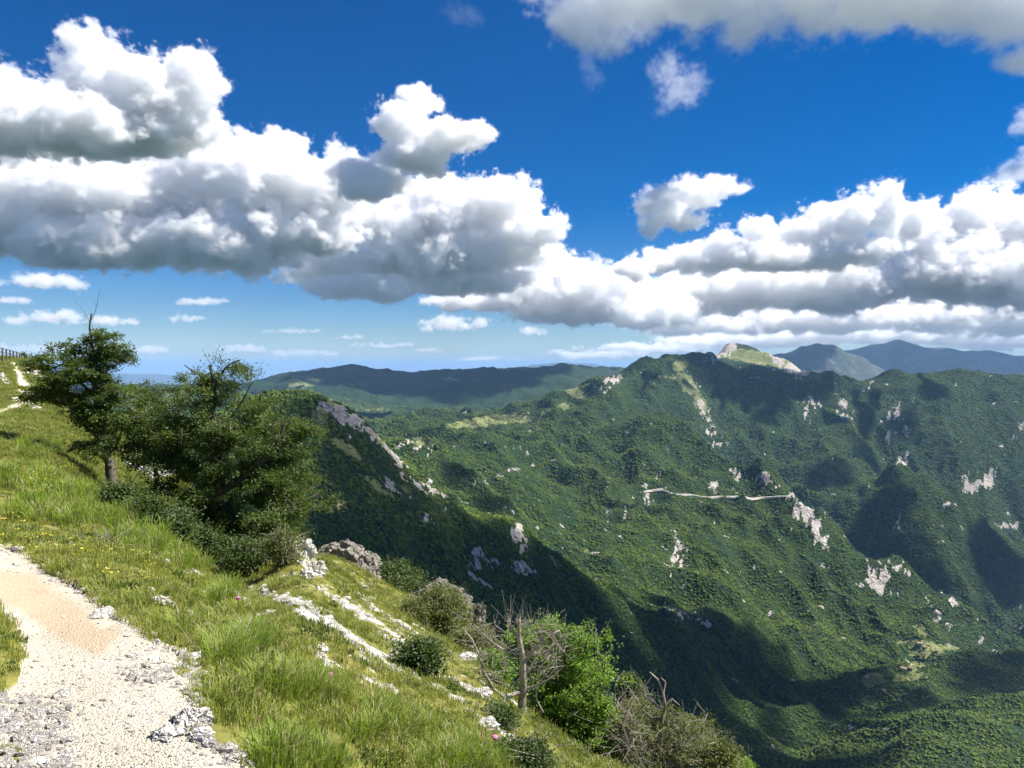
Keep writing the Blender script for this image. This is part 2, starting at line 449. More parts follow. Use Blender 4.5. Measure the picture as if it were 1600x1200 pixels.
# (x, y, rx, ry, angle, nearest, farthest depth, strength)
ROCK = [
 (530,648,30,12,30,700,1100,.95),(575,670,34,12,38,700,1100,.95),(612,700,26,12,52,700,1100,1.05),(628,725,8,24,-10,700,1200,1),
 (655,750,16,8,35,700,1200,.8),(685,765,16,10,20,700,1250,.9),(660,805,18,9,35,500,1100,.6),(632,790,10,8,0,500,1100,.5),(600,745,14,6,30,500,1000,.45),(748,872,16,18,0,600,1300,.8),
 (775,880,14,8,20,600,1300,.6),(812,838,11,24,0,900,1400,1),(700,795,10,6,0,600,1300,.6),(1070,962,34,7,25,1200,2000,.7),(1098,972,16,7,20,1200,2000,.8),(985,928,8,6,0,1100,2000,.5),
 (655,698,20,8,20,1200,3500,.85),(770,658,50,6,-5,2500,4300,.45),(800,664,14,4,0,2500,4300,.5),(815,700,10,5,0,1800,3500,.6),(790,738,22,9,-15,1500,3500,.6),(745,752,16,7,-30,1400,3500,.6),
 (770,697,40,4,5,1800,3500,.55),(825,712,10,3,0,1800,3500,.7),(840,832,18,8,40,1300,2600,.6),(790,792,26,4,38,1200,2600,.6),(868,850,20,7,40,1400,2600,.55),
 (952,600,22,8,-35,4000,5200,.8),(935,608,20,5,10,4000,5200,.75),(1055,592,18,6,70,4000,5200,.5),(1085,610,22,12,60,4000,5200,.6),(1098,640,10,24,-20,3800,5200,.65),(1108,672,10,20,-25,3600,5200,.85),
 (1118,690,12,10,0,3500,5000,.9),(1030,735,5,16,15,2600,3500,.7),(1008,770,8,16,0,2500,3400,.75),(1015,785,10,8,0,2500,3400,.6),(1042,705,4,10,10,2800,3600,.5),(952,805,7,20,-10,2000,3200,.6),(977,798,4,10,0,2000,3200,.6),
 (1055,830,6,18,-10,2000,3000,.6),(1062,870,12,22,0,1700,2800,.75),(1075,905,8,12,-20,1700,2800,.6),(1120,758,9,12,30,2600,3600,.85),(1158,745,9,14,-20,2700,3600,.85),(1195,748,18,9,40,2700,3600,.8),
 (1255,800,14,30,-30,2400,3300,1),(1278,830,10,26,-25,2300,3200,.95),(1245,776,8,8,0,2700,3300,.8),(1290,800,14,8,30,2500,3200,.5),(1183,900,14,16,-30,1900,3000,.5),(1372,903,16,20,-10,2200,2800,1.05),(1350,880,12,10,0,2300,2900,.6),
 (1405,888,22,7,30,2400,3000,.7),(1480,932,26,6,38,2400,3000,.85),(1465,958,32,4,52,2000,2700,.8),(1290,885,14,4,35,2000,2900,.6),(1530,1000,14,7,0,2000,2800,.6),(1590,982,16,6,20,2400,2900,.7),
 (1262,635,15,14,60,4300,5400,.9),(1318,640,10,16,-20,4300,5400,.85),(1395,655,10,22,15,4300,5400,.75),(1387,682,10,7,0,4100,5300,.9),(1418,672,10,12,-30,4200,5300,.6),(1355,604,14,4,-40,4800,5500,.7),(1430,622,8,8,0,4600,5500,.6),
 (1415,718,12,12,0,3800,4500,.8),(1545,748,9,20,25,3000,4300,1.05),(1520,760,20,6,-25,3000,4300,.95),(1505,755,8,12,0,3000,4300,.8),(1472,748,8,5,0,3200,4300,.6),(1575,822,22,5,8,2700,4100,.75),(1405,825,6,14,-20,2700,3900,.6),
 (1595,672,8,12,0,4000,5400,.6),(1265,745,5,12,20,3000,4400,.6),(1236,720,10,7,0,3200,4600,.4),(1320,683,22,3,8,4000,5200,.5),(1560,632,12,5,0,4500,5400,.6),(1475,786,12,4,0,3000,4000,.7),(1570,800,14,5,20,2700,4000,.6),
 (1128,550,24,11,-30,5600,6900,1.1),(1225,568,24,9,35,5600,6900,.95),(1250,578,18,5,20,5600,6900,.9),(1160,545,14,5,10,6000,6900,.35),(1280,582,8,3,0,5600,6900,.9),(1165,590,60,5,8,4800,6000,.35),
]
PXw = PXg + 9 * fbm(PXg / 18, PYg / 18, 4, 41, .65) ; PYw = PYg + 7 * fbm(PXg / 18, PYg / 14, 4, 51, .65)
streak = fbm(PXw / 5.5, PYw / 13, 3, 171, .6)
edge_n = fbm(PXg / 16, PYg / 26, 4, 71, 0.6)
for (x, y, rx, ry, an, d0, d1, s) in ROCK:
    b = blob(PXw, PYw, x, y, rx * 1.25, ry * 1.25, an) * s * ((Y > d0 * .85) & (Y < d1 * 1.15))
    rock = np.maximum(rock, b * np.clip(0.72 + 1.3 * edge_n + 1.1 * streak, 0, 1))
    fr = blob(PXw, PYw, x, y, rx * 2.4 + 5, ry * 2.2 + 6, an) * ((Y > d0 * .85) & (Y < d1 * 1.15)) * min(1, s)
    rock = np.maximum(rock, fr * np.clip(streak - .16, 0, 1) * 3.4)
spk = np.clip(fbm(X / 70, Y / 70 + Z / 60, 3, 90, .6) - 0.24, 0, 1) * 3.0
rock = np.maximum(rock, np.clip(spk, 0, .62) * (Y < 6000))
mead = np.zeros_like(Z)
MEAD = [(535,645,34,8,35,700,1100,1),(600,690,34,7,48,700,1100,1),(900,612,20,9,30,3500,5200,1),(882,635,10,5,0,3500,5200,1),(845,643,10,3,0,3500,5200,1),(760,658,60,8,-8,2600,4300,1),(820,655,20,6,0,2600,4300,.9),(655,690,10,8,0,1800,3500,.8),
 (1060,572,12,9,0,4300,5400,.9),(1075,600,26,12,50,4000,5400,.85),(1040,590,30,6,10,4300,5400,.5),(1095,630,12,22,-25,4000,5300,.6),(1165,555,60,10,10,5500,6900,1),(1215,565,40,9,20,5500,6900,.9),(500,650,14,16,0,700,1000,.8),(540,700,36,8,35,500,1000,.75),(590,760,40,6,35,500,1000,.7),
 (640,770,36,7,35,500,1000,.5),(480,590,40,4,8,6500,9500,.6),(470,602,30,6,0,6500,9500,.6),(790,577,16,3,10,7500,9500,.9),(700,592,24,4,0,7000,9500,.55),(560,600,40,6,0,6500,9500,.45),(580,640,60,4,0,4800,7500,.5),(720,632,60,4,0,4800,7500,.4),
 (1440,1008,34,7,8,1700,2400,1),(1440,1020,28,6,0,1700,2400,1),(1480,1012,24,4,0,1700,2400,.9),(1440,985,22,5,35,1700,2500,.8),(1430,1040,14,6,0,1600,2300,1),(1420,1058,30,6,-8,1500,2200,1),(1370,1060,22,8,10,1500,2200,1),(1356,1068,10,6,0,1500,2200,.9),(700,790,70,10,38,1200,1800,.6),(900,850,60,6,35,1300,2200,.5)]
for (x, y, rx, ry, an, d0, d1, s) in MEAD:
    mead = np.maximum(mead, blob(PXw, PYw, x, y, rx, ry, an) * s * ((Y > d0 * .85) & (Y < d1 * 1.15)))
mead = np.maximum(mead, np.clip((fbm(X / 150, Y / 150, 4, 201, .62) - .30) * 2.6, 0, .6) * (Y > 1000))
bare = np.zeros_like(Z)
Z += np.clip(rock - 0.4, 0, 1) * fbm(X / 26, Y / 26 + Z / 22, 3, 33, .6) * np.clip(Y / 260.0, 2, 22)
PXg, PYg = pix(UU, Z / Y)

idx = np.arange(NC * NR).reshape(NR, NC)
def grid_faces(r0, r1):
    a = idx[r0:r1 - 1, :-1]; b = idx[r0:r1 - 1, 1:]; c = idx[r0 + 1:r1, 1:]; d = idx[r0 + 1:r1, :-1]
    return np.stack([a, b, c, d], -1).reshape(-1, 4)
def sub_mesh(name, V, faces, mat, attrs, **kw):
    used = np.unique(faces); remap = np.full(len(V), -1, np.int64); remap[used] = np.arange(len(used))
    return mobj(name, V[used], remap[faces], mat, smooth=True, attrs={k: v[used] for k, v in attrs.items()}, **kw)
Vb = np.c_[X.ravel(), Y.ravel(), Z.ravel()]
AT = {'rock': rock.ravel(), 'meadow': mead.ravel(), 'bare': bare.ravel()}
def row_of(d): return int(np.searchsorted(W, math.log(d)))
rows = [0, row_of(1560), row_of(5400), NR]
for nm, r0, r1 in (('ridge', 0, rows[1]), ('mountainside', rows[1] - 1, rows[2]), ('hills', rows[2] - 1, NR)):
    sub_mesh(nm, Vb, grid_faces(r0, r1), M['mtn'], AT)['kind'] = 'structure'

def hit(px, py, d0=0, d1=1e9):
    """nearest visible point of the mountains at a pixel"""
    u, _ = ray(px, py)
    j = int(np.clip(round((float(u) - U[0]) / (U[1] - U[0])), 0, NC - 1))
    col = PYg[:, j]
    for i in range(1, NR):
        if Y[i, j] < d0: continue
        if Y[i, j] > d1: break
        if (col[i - 1] - py) * (col[i] - py) <= 0:
            return np.array([X[i, j], Y[i, j], Z[i, j]])
    return np.array([X[-1, j], Y[-1, j], Z[-1, j]])

# far ranges and the plain behind them
def far_range(name, d, depth, prof, seed, rough, nc=260, nr=40, x0=None, x1=None):
    pxs = np.array([p[0] for p in prof], float); pys = np.array([p[1] for p in prof], float)
    px = np.linspace(pxs[0], pxs[-1], nc)
    top = np.interp(px, pxs, pys)
    u, t = ray(px, top)
    s = np.linspace(0, 1, nr)
    Yf = d + (s[:, None] - 0.6) * depth + 0 * u[None, :]
    Xf = u[None, :] * Yf
    prof_s = np.where(s < 0.6, np.sin(s / 0.6 * math.pi / 2) ** 1.2, np.cos((s - 0.6) / 0.4 * math.pi / 2))
    base = -1400.0
    hz = (t * d)[None, :] - base
    n = fbm(Xf / (depth * .25), Yf / (depth * .25), 5, seed)
    rid = 0.3 - np.abs(pn(Xf / (depth * .16), Yf / (depth * .3), seed + 9))
    Zf = base + hz * np.clip(prof_s[:, None] + (0.26 * n + 0.34 * rid) * np.sin(s * math.pi)[:, None] * np.clip(1.25 - prof_s[:, None], .12, 1), 0, 1.5)
    Zf += rough * fbm(Xf / 900, Yf / 900, 4, seed + 3)
    I = np.arange(nc * nr).reshape(nr, nc)
    fc = np.stack([I[:-1, :-1], I[:-1, 1:], I[1:, 1:], I[1:, :-1]], -1).reshape(-1, 4)
    o = mobj(name, np.c_[Xf.ravel(), Yf.ravel(), Zf.ravel()], fc, M['far'], smooth=True)
    o['kind'] = 'structure'
    return o
far_range('mountain_range', 13500, 3600, [(1130,600),(1220,552),(1250,547),(1275,541),(1292,540),(1320,547),(1345,560),(1370,574),(1400,590),(1450,615)], 3, 18, nc=260, nr=70)
far_range('mountain_range', 19000, 5200, [(1180,600),(1290,543),(1330,544),(1355,543),(1372,540),(1385,537),(1400,535),(1420,536),(1450,539),(1480,547),(1500,550),(1540,549),(1570,554),(1600,556),(1660,552),(1760,560),(1900,570)], 8, 26, nc=420, nr=80)
far_range('mountain_range', 42000, 9000, [(-700,590),(-300,586),(60,585),(150,583),(240,584),(300,588),(350,592),(420,596),(600,592),(760,588),(800,578),(830,570),(870,567),(900,569),(950,571),(1000,580),(1100,590)], 13, 40, nc=420, nr=40)
pl = mobj('plain', [(-90000, -60000, -1400), (90000, -60000, -1400), (90000, 110000, -1400), (-90000, 110000, -1400)], [(0, 1, 2, 3)], M['far'])
pl['kind'] = 'structure'

# ------------------------------------------------------------------ air
def haze():
    x0, x1, y0, y1, z0, z1 = -95000, 95000, -65000, 115000, -1401.5, 760
    V = [(x, y, z) for z in (z0, z1) for y in (y0, y1) for x in (x0, x1)]
    Fc = [(0, 2, 3, 1), (4, 5, 7, 6), (0, 1, 5, 4), (2, 6, 7, 3), (0, 4, 6, 2), (1, 3, 7, 5)]
    m = bpy.data.materials.new('air'); m.use_nodes = True
    n = m.node_tree; n.nodes.clear()
    out = n.nodes.new('ShaderNodeOutputMaterial'); v = n.nodes.new('ShaderNodeVolumePrincipled')
    v.inputs['Color'].default_value = (0.36, 0.62, 1.0, 1)
    v.inputs['Density'].default_value = 2.3e-5
    v.inputs['Anisotropy'].default_value = 0.0
    n.links.new(v.outputs[0], out.inputs['Volume'])
    o = mobj('haze', V, Fc, m)
    o['kind'] = 'stuff'
haze()

# ------------------------------------------------------------------ clouds
def cloud_mat(name, dens, g=0.2):
    m = bpy.data.materials.new(name); m.use_nodes = True
    n = m.node_tree; n.nodes.clear()
    out = n.nodes.new('ShaderNodeOutputMaterial'); v = n.nodes.new('ShaderNodeVolumePrincipled')
    v.inputs['Color'].default_value = (1.0, 1.0, 1.0, 1)
    v.inputs['Density'].default_value = dens
    v.inputs['Anisotropy'].default_value = g
    n.links.new(v.outputs[0], out.inputs['Volume'])
    return m

CLOUD_COUNT = [0]
CLOUDVOX = 0
VOXLIST = []
def make_cloud(label, blobs, vox, mat, L0, amp=0.66, sharp=4.6, low=1.3, group='white cumulus clouds in the sky', bias=0.0, soft=0.12):
    """blobs: list of (centre xyz, radii xyz) in metres"""
    global CLOUDVOX
    CLOUD_COUNT[0] += 1
    C3 = np.array([b[0] for b in blobs], float); R3 = np.array([b[1] for b in blobs], float)
    pad = 1.0 + amp * 0.55
    lo = (C3 - R3 * pad).min(0); hi = (C3 + R3 * pad).max(0)
    lo[2] = (C3[:, 2] - R3[:, 2] * pad / low).min()
    org = np.array([(lo[0] + hi[0]) / 2, (lo[1] + hi[1]) / 2, lo[2]])
    g = bpy.data.node_groups.new('cloud_shape', 'GeometryNodeTree')
    g.interface.new_socket('Geometry', in_out='OUTPUT', socket_type='NodeSocketGeometry')
    t = NT(g)
    vc = t.N.new('GeometryNodeVolumeCube')
    vc.inputs['Min'].default_value = tuple(lo - org); vc.inputs['Max'].default_value = tuple(hi - org)
    dims = np.maximum(8, np.round((hi - lo) / (np.array([1, 2.2, 1]) * vox))).astype(int)
    VOXLIST.append((label, int(dims.prod()), tuple(int(q) for q in dims)))
    CLOUDVOX += int(dims.prod())
    for k, v in zip('XYZ', dims): vc.inputs['Resolution ' + k].default_value = int(v)
    P = t.N.new('GeometryNodeInputPosition').outputs[0]
    seedv = (CLOUD_COUNT[0] * 17.3, CLOUD_COUNT[0] * 5.7, 0)
    W1 = t.N.new('ShaderNodeTexNoise'); W1.inputs['Scale'].default_value = 1.0; W1.inputs['Detail'].default_value = 1
    Ps = t.vm('ADD', t.vm('MULTIPLY', P, (1 / L0, 1 / L0, 1.15 / L0)), seedv)
    t.L.new(t.vm('MULTIPLY', Ps, (0.7, 0.7, 0.7)), W1.inputs['Vector'])
    warp = t.vm('MULTIPLY', t.vm('SUBTRACT', W1.outputs['Color'], (0.5, 0.5, 0.5)), (1.0, 1.0, 0.8))
    Pw = t.vm('ADD', P, t.vm('MULTIPLY', warp, (L0 * 0.9,) * 3))
    cur = None
    for c, r in blobs:
        rel = t.vm('MULTIPLY', t.vm('SUBTRACT', Pw, tuple(np.array(c) - org)), tuple(1 / np.array(r)))
        rel = t.vm('MAXIMUM', rel, t.vm('MULTIPLY', rel, (-1, -1, -low)))
        ln = t.vm('LENGTH', rel)
        cur = ln if cur is None else t.m('SMOOTH_MIN', cur, ln, soft)
    n1 = t.noise(Ps, 1.3, 6, 0.78)                       # wisps
    vr = t.vor(Ps, 1.6, 2.0, 0.62, feature='F1')         # cauliflower lobes
    nz = t.m('ADD', t.m('MULTIPLY', t.m('SUBTRACT', n1, 0.47), 3.1), t.m('MULTIPLY', t.m('SUBTRACT', 0.5, vr), 0.55))
    d = t.m('ADD', t.m('SUBTRACT', 1.0 + bias, cur), t.m('MULTIPLY', nz, amp))
    d = t.m('MULTIPLY', d, sharp, clamp=True)
    t.L.new(d, vc.inputs['Density'])
    sm = t.N.new('GeometryNodeSetMaterial'); sm.inputs['Material'].default_value = mat
    t.L.new(vc.outputs[0], sm.inputs[0])
    og = t.N.new('NodeGroupOutput'); t.L.new(sm.outputs[0], og.inputs[0])
    me = bpy.data.volumes.new('cumulus_cloud'); me.materials.append(mat)
    o = link(bpy.data.objects.new('cumulus_cloud', me))
    o.location = tuple(org)
    md = o.modifiers.new('cloud', 'NODES'); md.node_group = g
    tag(o, label, 'cloud', group)
    return o

def pxblobs(lst, d, deep=0.9, spread=0.0):
    out = []
    r_ = np.random.default_rng(len(lst) * 13 + int(d))
    for b in lst:
        px, py, rx, ry = b[:4]
        dd = d * (1 + (b[4] if len(b) > 4 else r_.uniform(-spread, spread)))
        sx, sy = rx * 1.12 / F * dd, ry * 1.22 / F * dd
        out.append((tuple(pt(px, py, dd)), (sx, min(sx, 2.2 * sy) * deep, sy)))
    return out
VS = 0.72   # voxel coarseness
def V_(d, k=1.7): return d / 745.0 * k * VS
CM = {}
def cm(dens):
    if dens not in CM: CM[dens] = cloud_mat('cloud_vapour', dens * 1.75)
    return CM[dens]
def cloud(label, lst, d, od=9.0, L=55, **kw):
    """od: optical depth across 100 pixels of full density; L: size of the largest billows in pixels"""
    m = cm(round(od / (100.0 / F * d), 6))
    k = kw.pop('k', 1.7); deep = kw.pop('deep', 0.9); spread = kw.pop('spread', 0.04)
    return make_cloud(label, pxblobs(lst, d, deep, spread), V_(d, k), m, L / F * d, **kw)

cloud('big white cloud tower at upper left with a grey underside',
      [(20,190,110,62),(120,200,110,52),(160,125,66,60),(135,75,30,34),(225,155,80,55),(295,125,52,46),(320,160,32,42),(230,205,110,45),(-80,180,110,70)], 4800, L=60)
cloud('long bright cloud bank on the left reaching down towards the trees',
      [(20,330,120,66),(150,310,110,60),(265,320,90,66),(350,265,85,50),(420,290,90,60),(445,240,40,34),(495,320,80,50),(60,265,70,36),(330,385,130,44),(160,385,140,42),(470,365,90,40),(-90,340,110,80),(530,285,50,50)], 8200, L=60, k=2.0)
cloud('slanting double humped white cloud above the middle of the bank',
      [(625,195,42,34),(655,160,34,28),(690,215,66,26),(745,210,30,16),(645,245,62,32),(600,285,46,30),(565,290,46,40)], 7000, L=40, amp=.6)
cloud('broad cloud bank in the middle with a dark flat base',
      [(600,360,90,46),(690,335,90,50),(775,325,70,44),(835,365,50,32),(560,400,120,34),(680,405,130,44),(790,390,80,36),(500,430,70,18),(570,450,90,20),(720,440,120,26)], 12500, L=45)
cloud('bright puffy cloud low in the centre of the sky',
      [(800,455,90,32),(880,432,60,34),(945,462,80,38),(900,485,110,24),(735,472,80,16),(1020,490,80,26),(990,420,26,18)], 17000, L=40)
cloud('white cloud rising to a spike on the right of the bank',
      [(995,422,30,18),(1035,412,34,24),(1080,408,36,26),(1130,396,40,32),(1185,362,30,28),(1190,395,44,32),(1240,380,40,34),(1285,362,38,38),(1330,345,38,42),(1380,335,34,44),(1384,300,15,24),(1420,345,30,34),(1300,395,100,26),(1210,405,90,22)], 13000, L=42, spread=.02)
cloud('tall white cloud bank at the far right edge',
      [(1430,385,50,50),(1470,365,44,44),(1510,350,40,52),(1550,335,36,46),(1600,370,60,56),(1490,400,60,40),(1560,400,60,40),(1400,430,120,44),(1500,430,120,50),(1620,440,110,54),(1290,450,110,44),(1190,450,100,38),(1100,460,90,34),(1040,470,70,28),(1700,400,90,80)], 17500, L=45, k=1.9)
cloud('grey flat based cloud layer low above the right mountains',
      [(1080,505,110,20),(1200,498,130,24),(1340,495,140,28),(1470,495,130,30),(1590,495,120,32),(1700,495,120,34)], 24000, L=38, k=2.0)
cloud('thin cloud layer resting behind the high peak',
      [(920,556,90,6),(1010,547,110,9),(1120,536,110,13),(1230,528,110,17),(1350,522,120,19),(1470,522,110,20),(1570,526,110,22),(1680,526,110,24)], 36000, L=30, k=2.2, low=1.3)
cloud('small detached cloud floating over the high peak',
      [(1035,325,42,30),(1085,305,48,28),(1135,292,34,14),(1018,355,22,20),(1070,345,36,16),(1160,293,16,7)], 9500, od=5, L=32, amp=.75, sharp=3.5)
cloud('thin wisp hanging below the dark top cloud',
      [(1040,110,26,34),(1060,140,36,36),(1085,125,24,24),(1035,165,18,20)], 4200, od=.6, L=26, amp=1.0, sharp=2.2, low=1.1)
cloud('large grey cloud filling the top right corner',
      [(900,30,60,44),(980,10,110,54),(1090,0,110,50),(1190,30,90,46),(1290,0,110,60),(1400,10,110,50),(1500,10,110,46),(1590,40,70,40),(1600,90,50,22),(950,70,40,26),(1180,-60,400,80),(1500,-60,300,90)], 5600, od=3, L=70, k=2.6, deep=.45, low=1.1, spread=.03, sharp=1.8)
cloud('wispy cloud scrap cut off by the right edge',
      [(1600,190,22,26),(1590,270,44,16),(1570,280,26,10),(1640,250,50,30)], 6000, od=1.2, L=26, amp=.8, sharp=3)
cloud('thin smudge of cloud near the top edge', [(715,22,28,18),(740,30,24,12)], 4500, od=.12, L=24, amp=.9, sharp=2, low=1.1)
cloud('faint cloud wisp trailing under the top cloud', [(925,120,20,26),(915,95,16,20)], 4200, od=.15, L=22, amp=1.0, sharp=2, low=1.1)
SM = [((705,508,52,14),20000,'flat oval cloud low over the far wooded hills'), ((833,519,25,12),20000,'small round cloud low beside the centre bank'),
 ((668,548,26,6),28000,'tiny cloud just above the middle wooded hills'), ((322,472,46,8),16000,'small streak of cloud right of the left tree top'),
 ((293,498,26,8),18000,'tiny puff of cloud below the small streak'), ((75,497,60,15),17000,'low white cloud behind the left tree top'),
 ((165,502,60,10),17000,'low cloud streak right of the left tree top'), ((60,440,76,16),12000,'grey cloud strip under the left bank'),
 ((455,516,50,5),24000,'thin flat cloud streak over the bushy tree'), ((550,527,32,4),26000,'thin short cloud streak left of the middle'),
 ((230,548,40,9),30000,'white puffs on the horizon between the trees'), ((60,548,90,12),30000,'white puffs on the horizon behind the fence'),
 ((470,552,70,7),34000,'low puffs on the horizon left of the middle hills'), ((370,545,50,8),30000,'low puffs on the horizon above the bushy tree'),
 ((590,540,60,5),30000,'thin cloud streak above the middle wooded hills'), ((760,560,60,5),34000,'pale cloud streak resting on the far horizon'), ((20,470,40,8),15000,'small cloud strip at the left edge'), ((930,407,16,14),15000,'tiny wisp over the centre bank')]
for (b, d, lab) in SM:
    x, y, rx, ry = b
    q = np.random.default_rng(int(x * 7 + y)); bl = [(x, y, rx * .62, ry * .8)]
    bl += [(x + rx * q.uniform(-.85, .85), y + ry * q.uniform(-.25, .4), rx * q.uniform(.18, .38), ry * q.uniform(.35, .85)) for _ in range(5)]
    cloud(lab, bl, d, od=5, L=max(13, ry * 1.5), amp=.95, sharp=2.6, k=1.5, low=1.6,  group='small clouds low in the sky')

# clouds beyond the frame, whose shadows lie on the mountains
def shade_cloud(label, targets, zc, L0=300.0):
    bl = []
    for (px, py, d, r) in targets:
        r = r * 1.22
        Pn = pt(px, py, d)
        s = (zc - Pn[2]) / SUN.z
        c = Pn + np.array(SUN) * s
        bl.append((tuple(c), (r, r, max(45, r * .4))))
    return make_cloud(label, bl, 18.0 if zc < 2000 else 28.0, cm(0.022), L0, amp=.35, sharp=5, low=1.6, soft=.08, group='clouds overhead outside the view')
shade_cloud('overhead cloud shading the near wooded ridge',
   [(430,740,850,70),(490,775,840,75),(550,815,840,80),(610,850,850,85),(670,880,880,90),(730,905,950,95),(480,850,740,90),(560,900,740,110),(640,960,760,130),(740,960,900,140),(840,930,1080,110),(800,950,980,160),(620,920,640,130),(650,1050,560,170),(900,1000,1150,200),(1000,1060,1100,220),(1060,980,1500,200),(1150,970,1750,190),
    (1280,1010,1800,170),(1360,1040,1850,110),(1150,1100,1300,220),(1000,1180,800,200),(1230,1150,1300,160)], 1500, 170.0)
shade_cloud('overhead cloud shading the right valley side',
   [(1420,760,3700,150),(1440,800,3500,230),(1480,840,3300,260),(1560,870,3200,260),(1540,930,2900,200),(1390,800,3400,150),(1620,790,3700,200),(1420,850,3100,130),(1360,770,3700,110),(1600,960,2700,150),(1570,730,4100,110),(1345,838,3300,70),(1400,872,3200,90),(1460,915,3100,100),(1530,958,3000,110),(1600,990,2950,120),(1300,800,3500,60)], 1900)
shade_cloud('overhead cloud shading the slope under the pale peak',
   [(1110,590,5000,130),(1160,605,5000,170),(1215,610,5000,180),(1265,605,5100,150),(1200,640,4700,110)], 3000)
shade_cloud('overhead cloud shading the wooded gully of the great slope',
   [(700,725,2000,60),(735,745,1900,60),(780,780,1800,50),(825,800,1700,45)], 1300)
shade_cloud('overhead cloud shading the lower valley spur',
   [(1250,1100,1500,80),(1350,1075,1560,80),(1450,1052,1650,85),(1560,1030,1750,90),(1640,1020,1800,90)], 1300)
shade_cloud('overhead cloud shading the bowl under the plateau',
   [(1420,640,4900,130),(1390,680,4500,120),(1330,720,4100,110),(1270,735,3900,90),(1460,610,5200,120)], 2500)
shade_cloud('overhead cloud shading the far wooded hills',
   [(620,600,8200,900),(720,603,8000,800),(540,590,8300,600),(800,596,8400,500)], 5200)

# ------------------------------------------------------------------ forest on the mountains
def blob_tree(name, seed, mat, sub=2, squash=0.95):
    bm = bmesh.new(); bmesh.ops.create_icosphere(bm, subdivisions=sub, radius=1.0)
    r_ = np.random.default_rng(seed); off = r_.uniform(0, 50, 3)
    from mathutils import noise as mn
    for v in bm.verts:
        p = v.co.copy()
        n = mn.fractal(p * 1.7 + Vector(off), 0.7, 2.0, 3) * 0.42 + mn.noise(p * 4.5 + Vector(off)) * 0.16
        v.co = p * (0.85 + n)
        v.co.z = v.co.z * squash + 0.35
    me = bpy.data.meshes.new(name); bm.to_mesh(me); bm.free()
    me.polygons.foreach_set('use_smooth', [False] * len(me.polygons))
    me.materials.append(mat)
    return me

def instancer(name, P, rot, scl, pick, meshes, label, cat):
    """one 'stuff' object that instances the given meshes on points"""
    me = bpy.data.meshes.new(name)
    P = np.asarray(P, np.float32)
    me.vertices.add(len(P)); me.vertices.foreach_set('co', P.ravel())
    a = me.attributes.new('rot', 'FLOAT_VECTOR', 'POINT'); a.data.foreach_set('vector', np.asarray(rot, np.float32).ravel())
    scl = np.asarray(scl, np.float32)
    if scl.ndim == 1: scl = np.repeat(scl[:, None], 3, 1)
    a = me.attributes.new('scl', 'FLOAT_VECTOR', 'POINT'); a.data.foreach_set('vector', scl.ravel())
    a = me.attributes.new('pick', 'INT', 'POINT'); a.data.foreach_set('value', np.asarray(pick, np.int32))
    me.update()
    o = link(bpy.data.objects.new(name, me))
    col = bpy.data.collections.new(name + '_kinds')
    for i, m_ in enumerate(meshes):
        q = bpy.data.objects.new('kind_%02d' % i, m_); col.objects.link(q)
    g = bpy.data.node_groups.new(name, 'GeometryNodeTree')
    g.interface.new_socket('Geometry', in_out='INPUT', socket_type='NodeSocketGeometry')
    g.interface.new_socket('Geometry', in_out='OUTPUT', socket_type='NodeSocketGeometry')
    N, L = g.nodes, g.links
    gi = N.new('NodeGroupInput'); go = N.new('NodeGroupOutput')
    ci = N.new('GeometryNodeCollectionInfo'); ci.inputs['Collection'].default_value = col
    ci.inputs['Separate Children'].default_value = True; ci.inputs['Reset Children'].default_value = True
    iop = N.new('GeometryNodeInstanceOnPoints'); iop.inputs['Pick Instance'].default_value = True
    mp = N.new('GeometryNodeMeshToPoints')
    L.new(gi.outputs[0], mp.inputs[0]); L.new(mp.outputs[0], iop.inputs['Points'])
    L.new(ci.outputs[0], iop.inputs['Instance'])
    def att(nm, ty):
        n = N.new('GeometryNodeInputNamedAttribute'); n.data_type = ty; n.inputs[0].default_value = nm; return n.outputs[0]
    L.new(att('pick', 'INT'), iop.inputs['Instance Index'])
    e = N.new('FunctionNodeEulerToRotation'); L.new(att('rot', 'FLOAT_VECTOR'), e.inputs[0]); L.new(e.outputs[0], iop.inputs['Rotation'])
    L.new(att('scl', 'FLOAT_VECTOR'), iop.inputs['Scale'])
    L.new(iop.outputs[0], go.inputs[0])
    md = o.modifiers.new('scatter', 'NODES'); md.node_group = g
    tag(o, label, cat, kind='stuff')
    return o

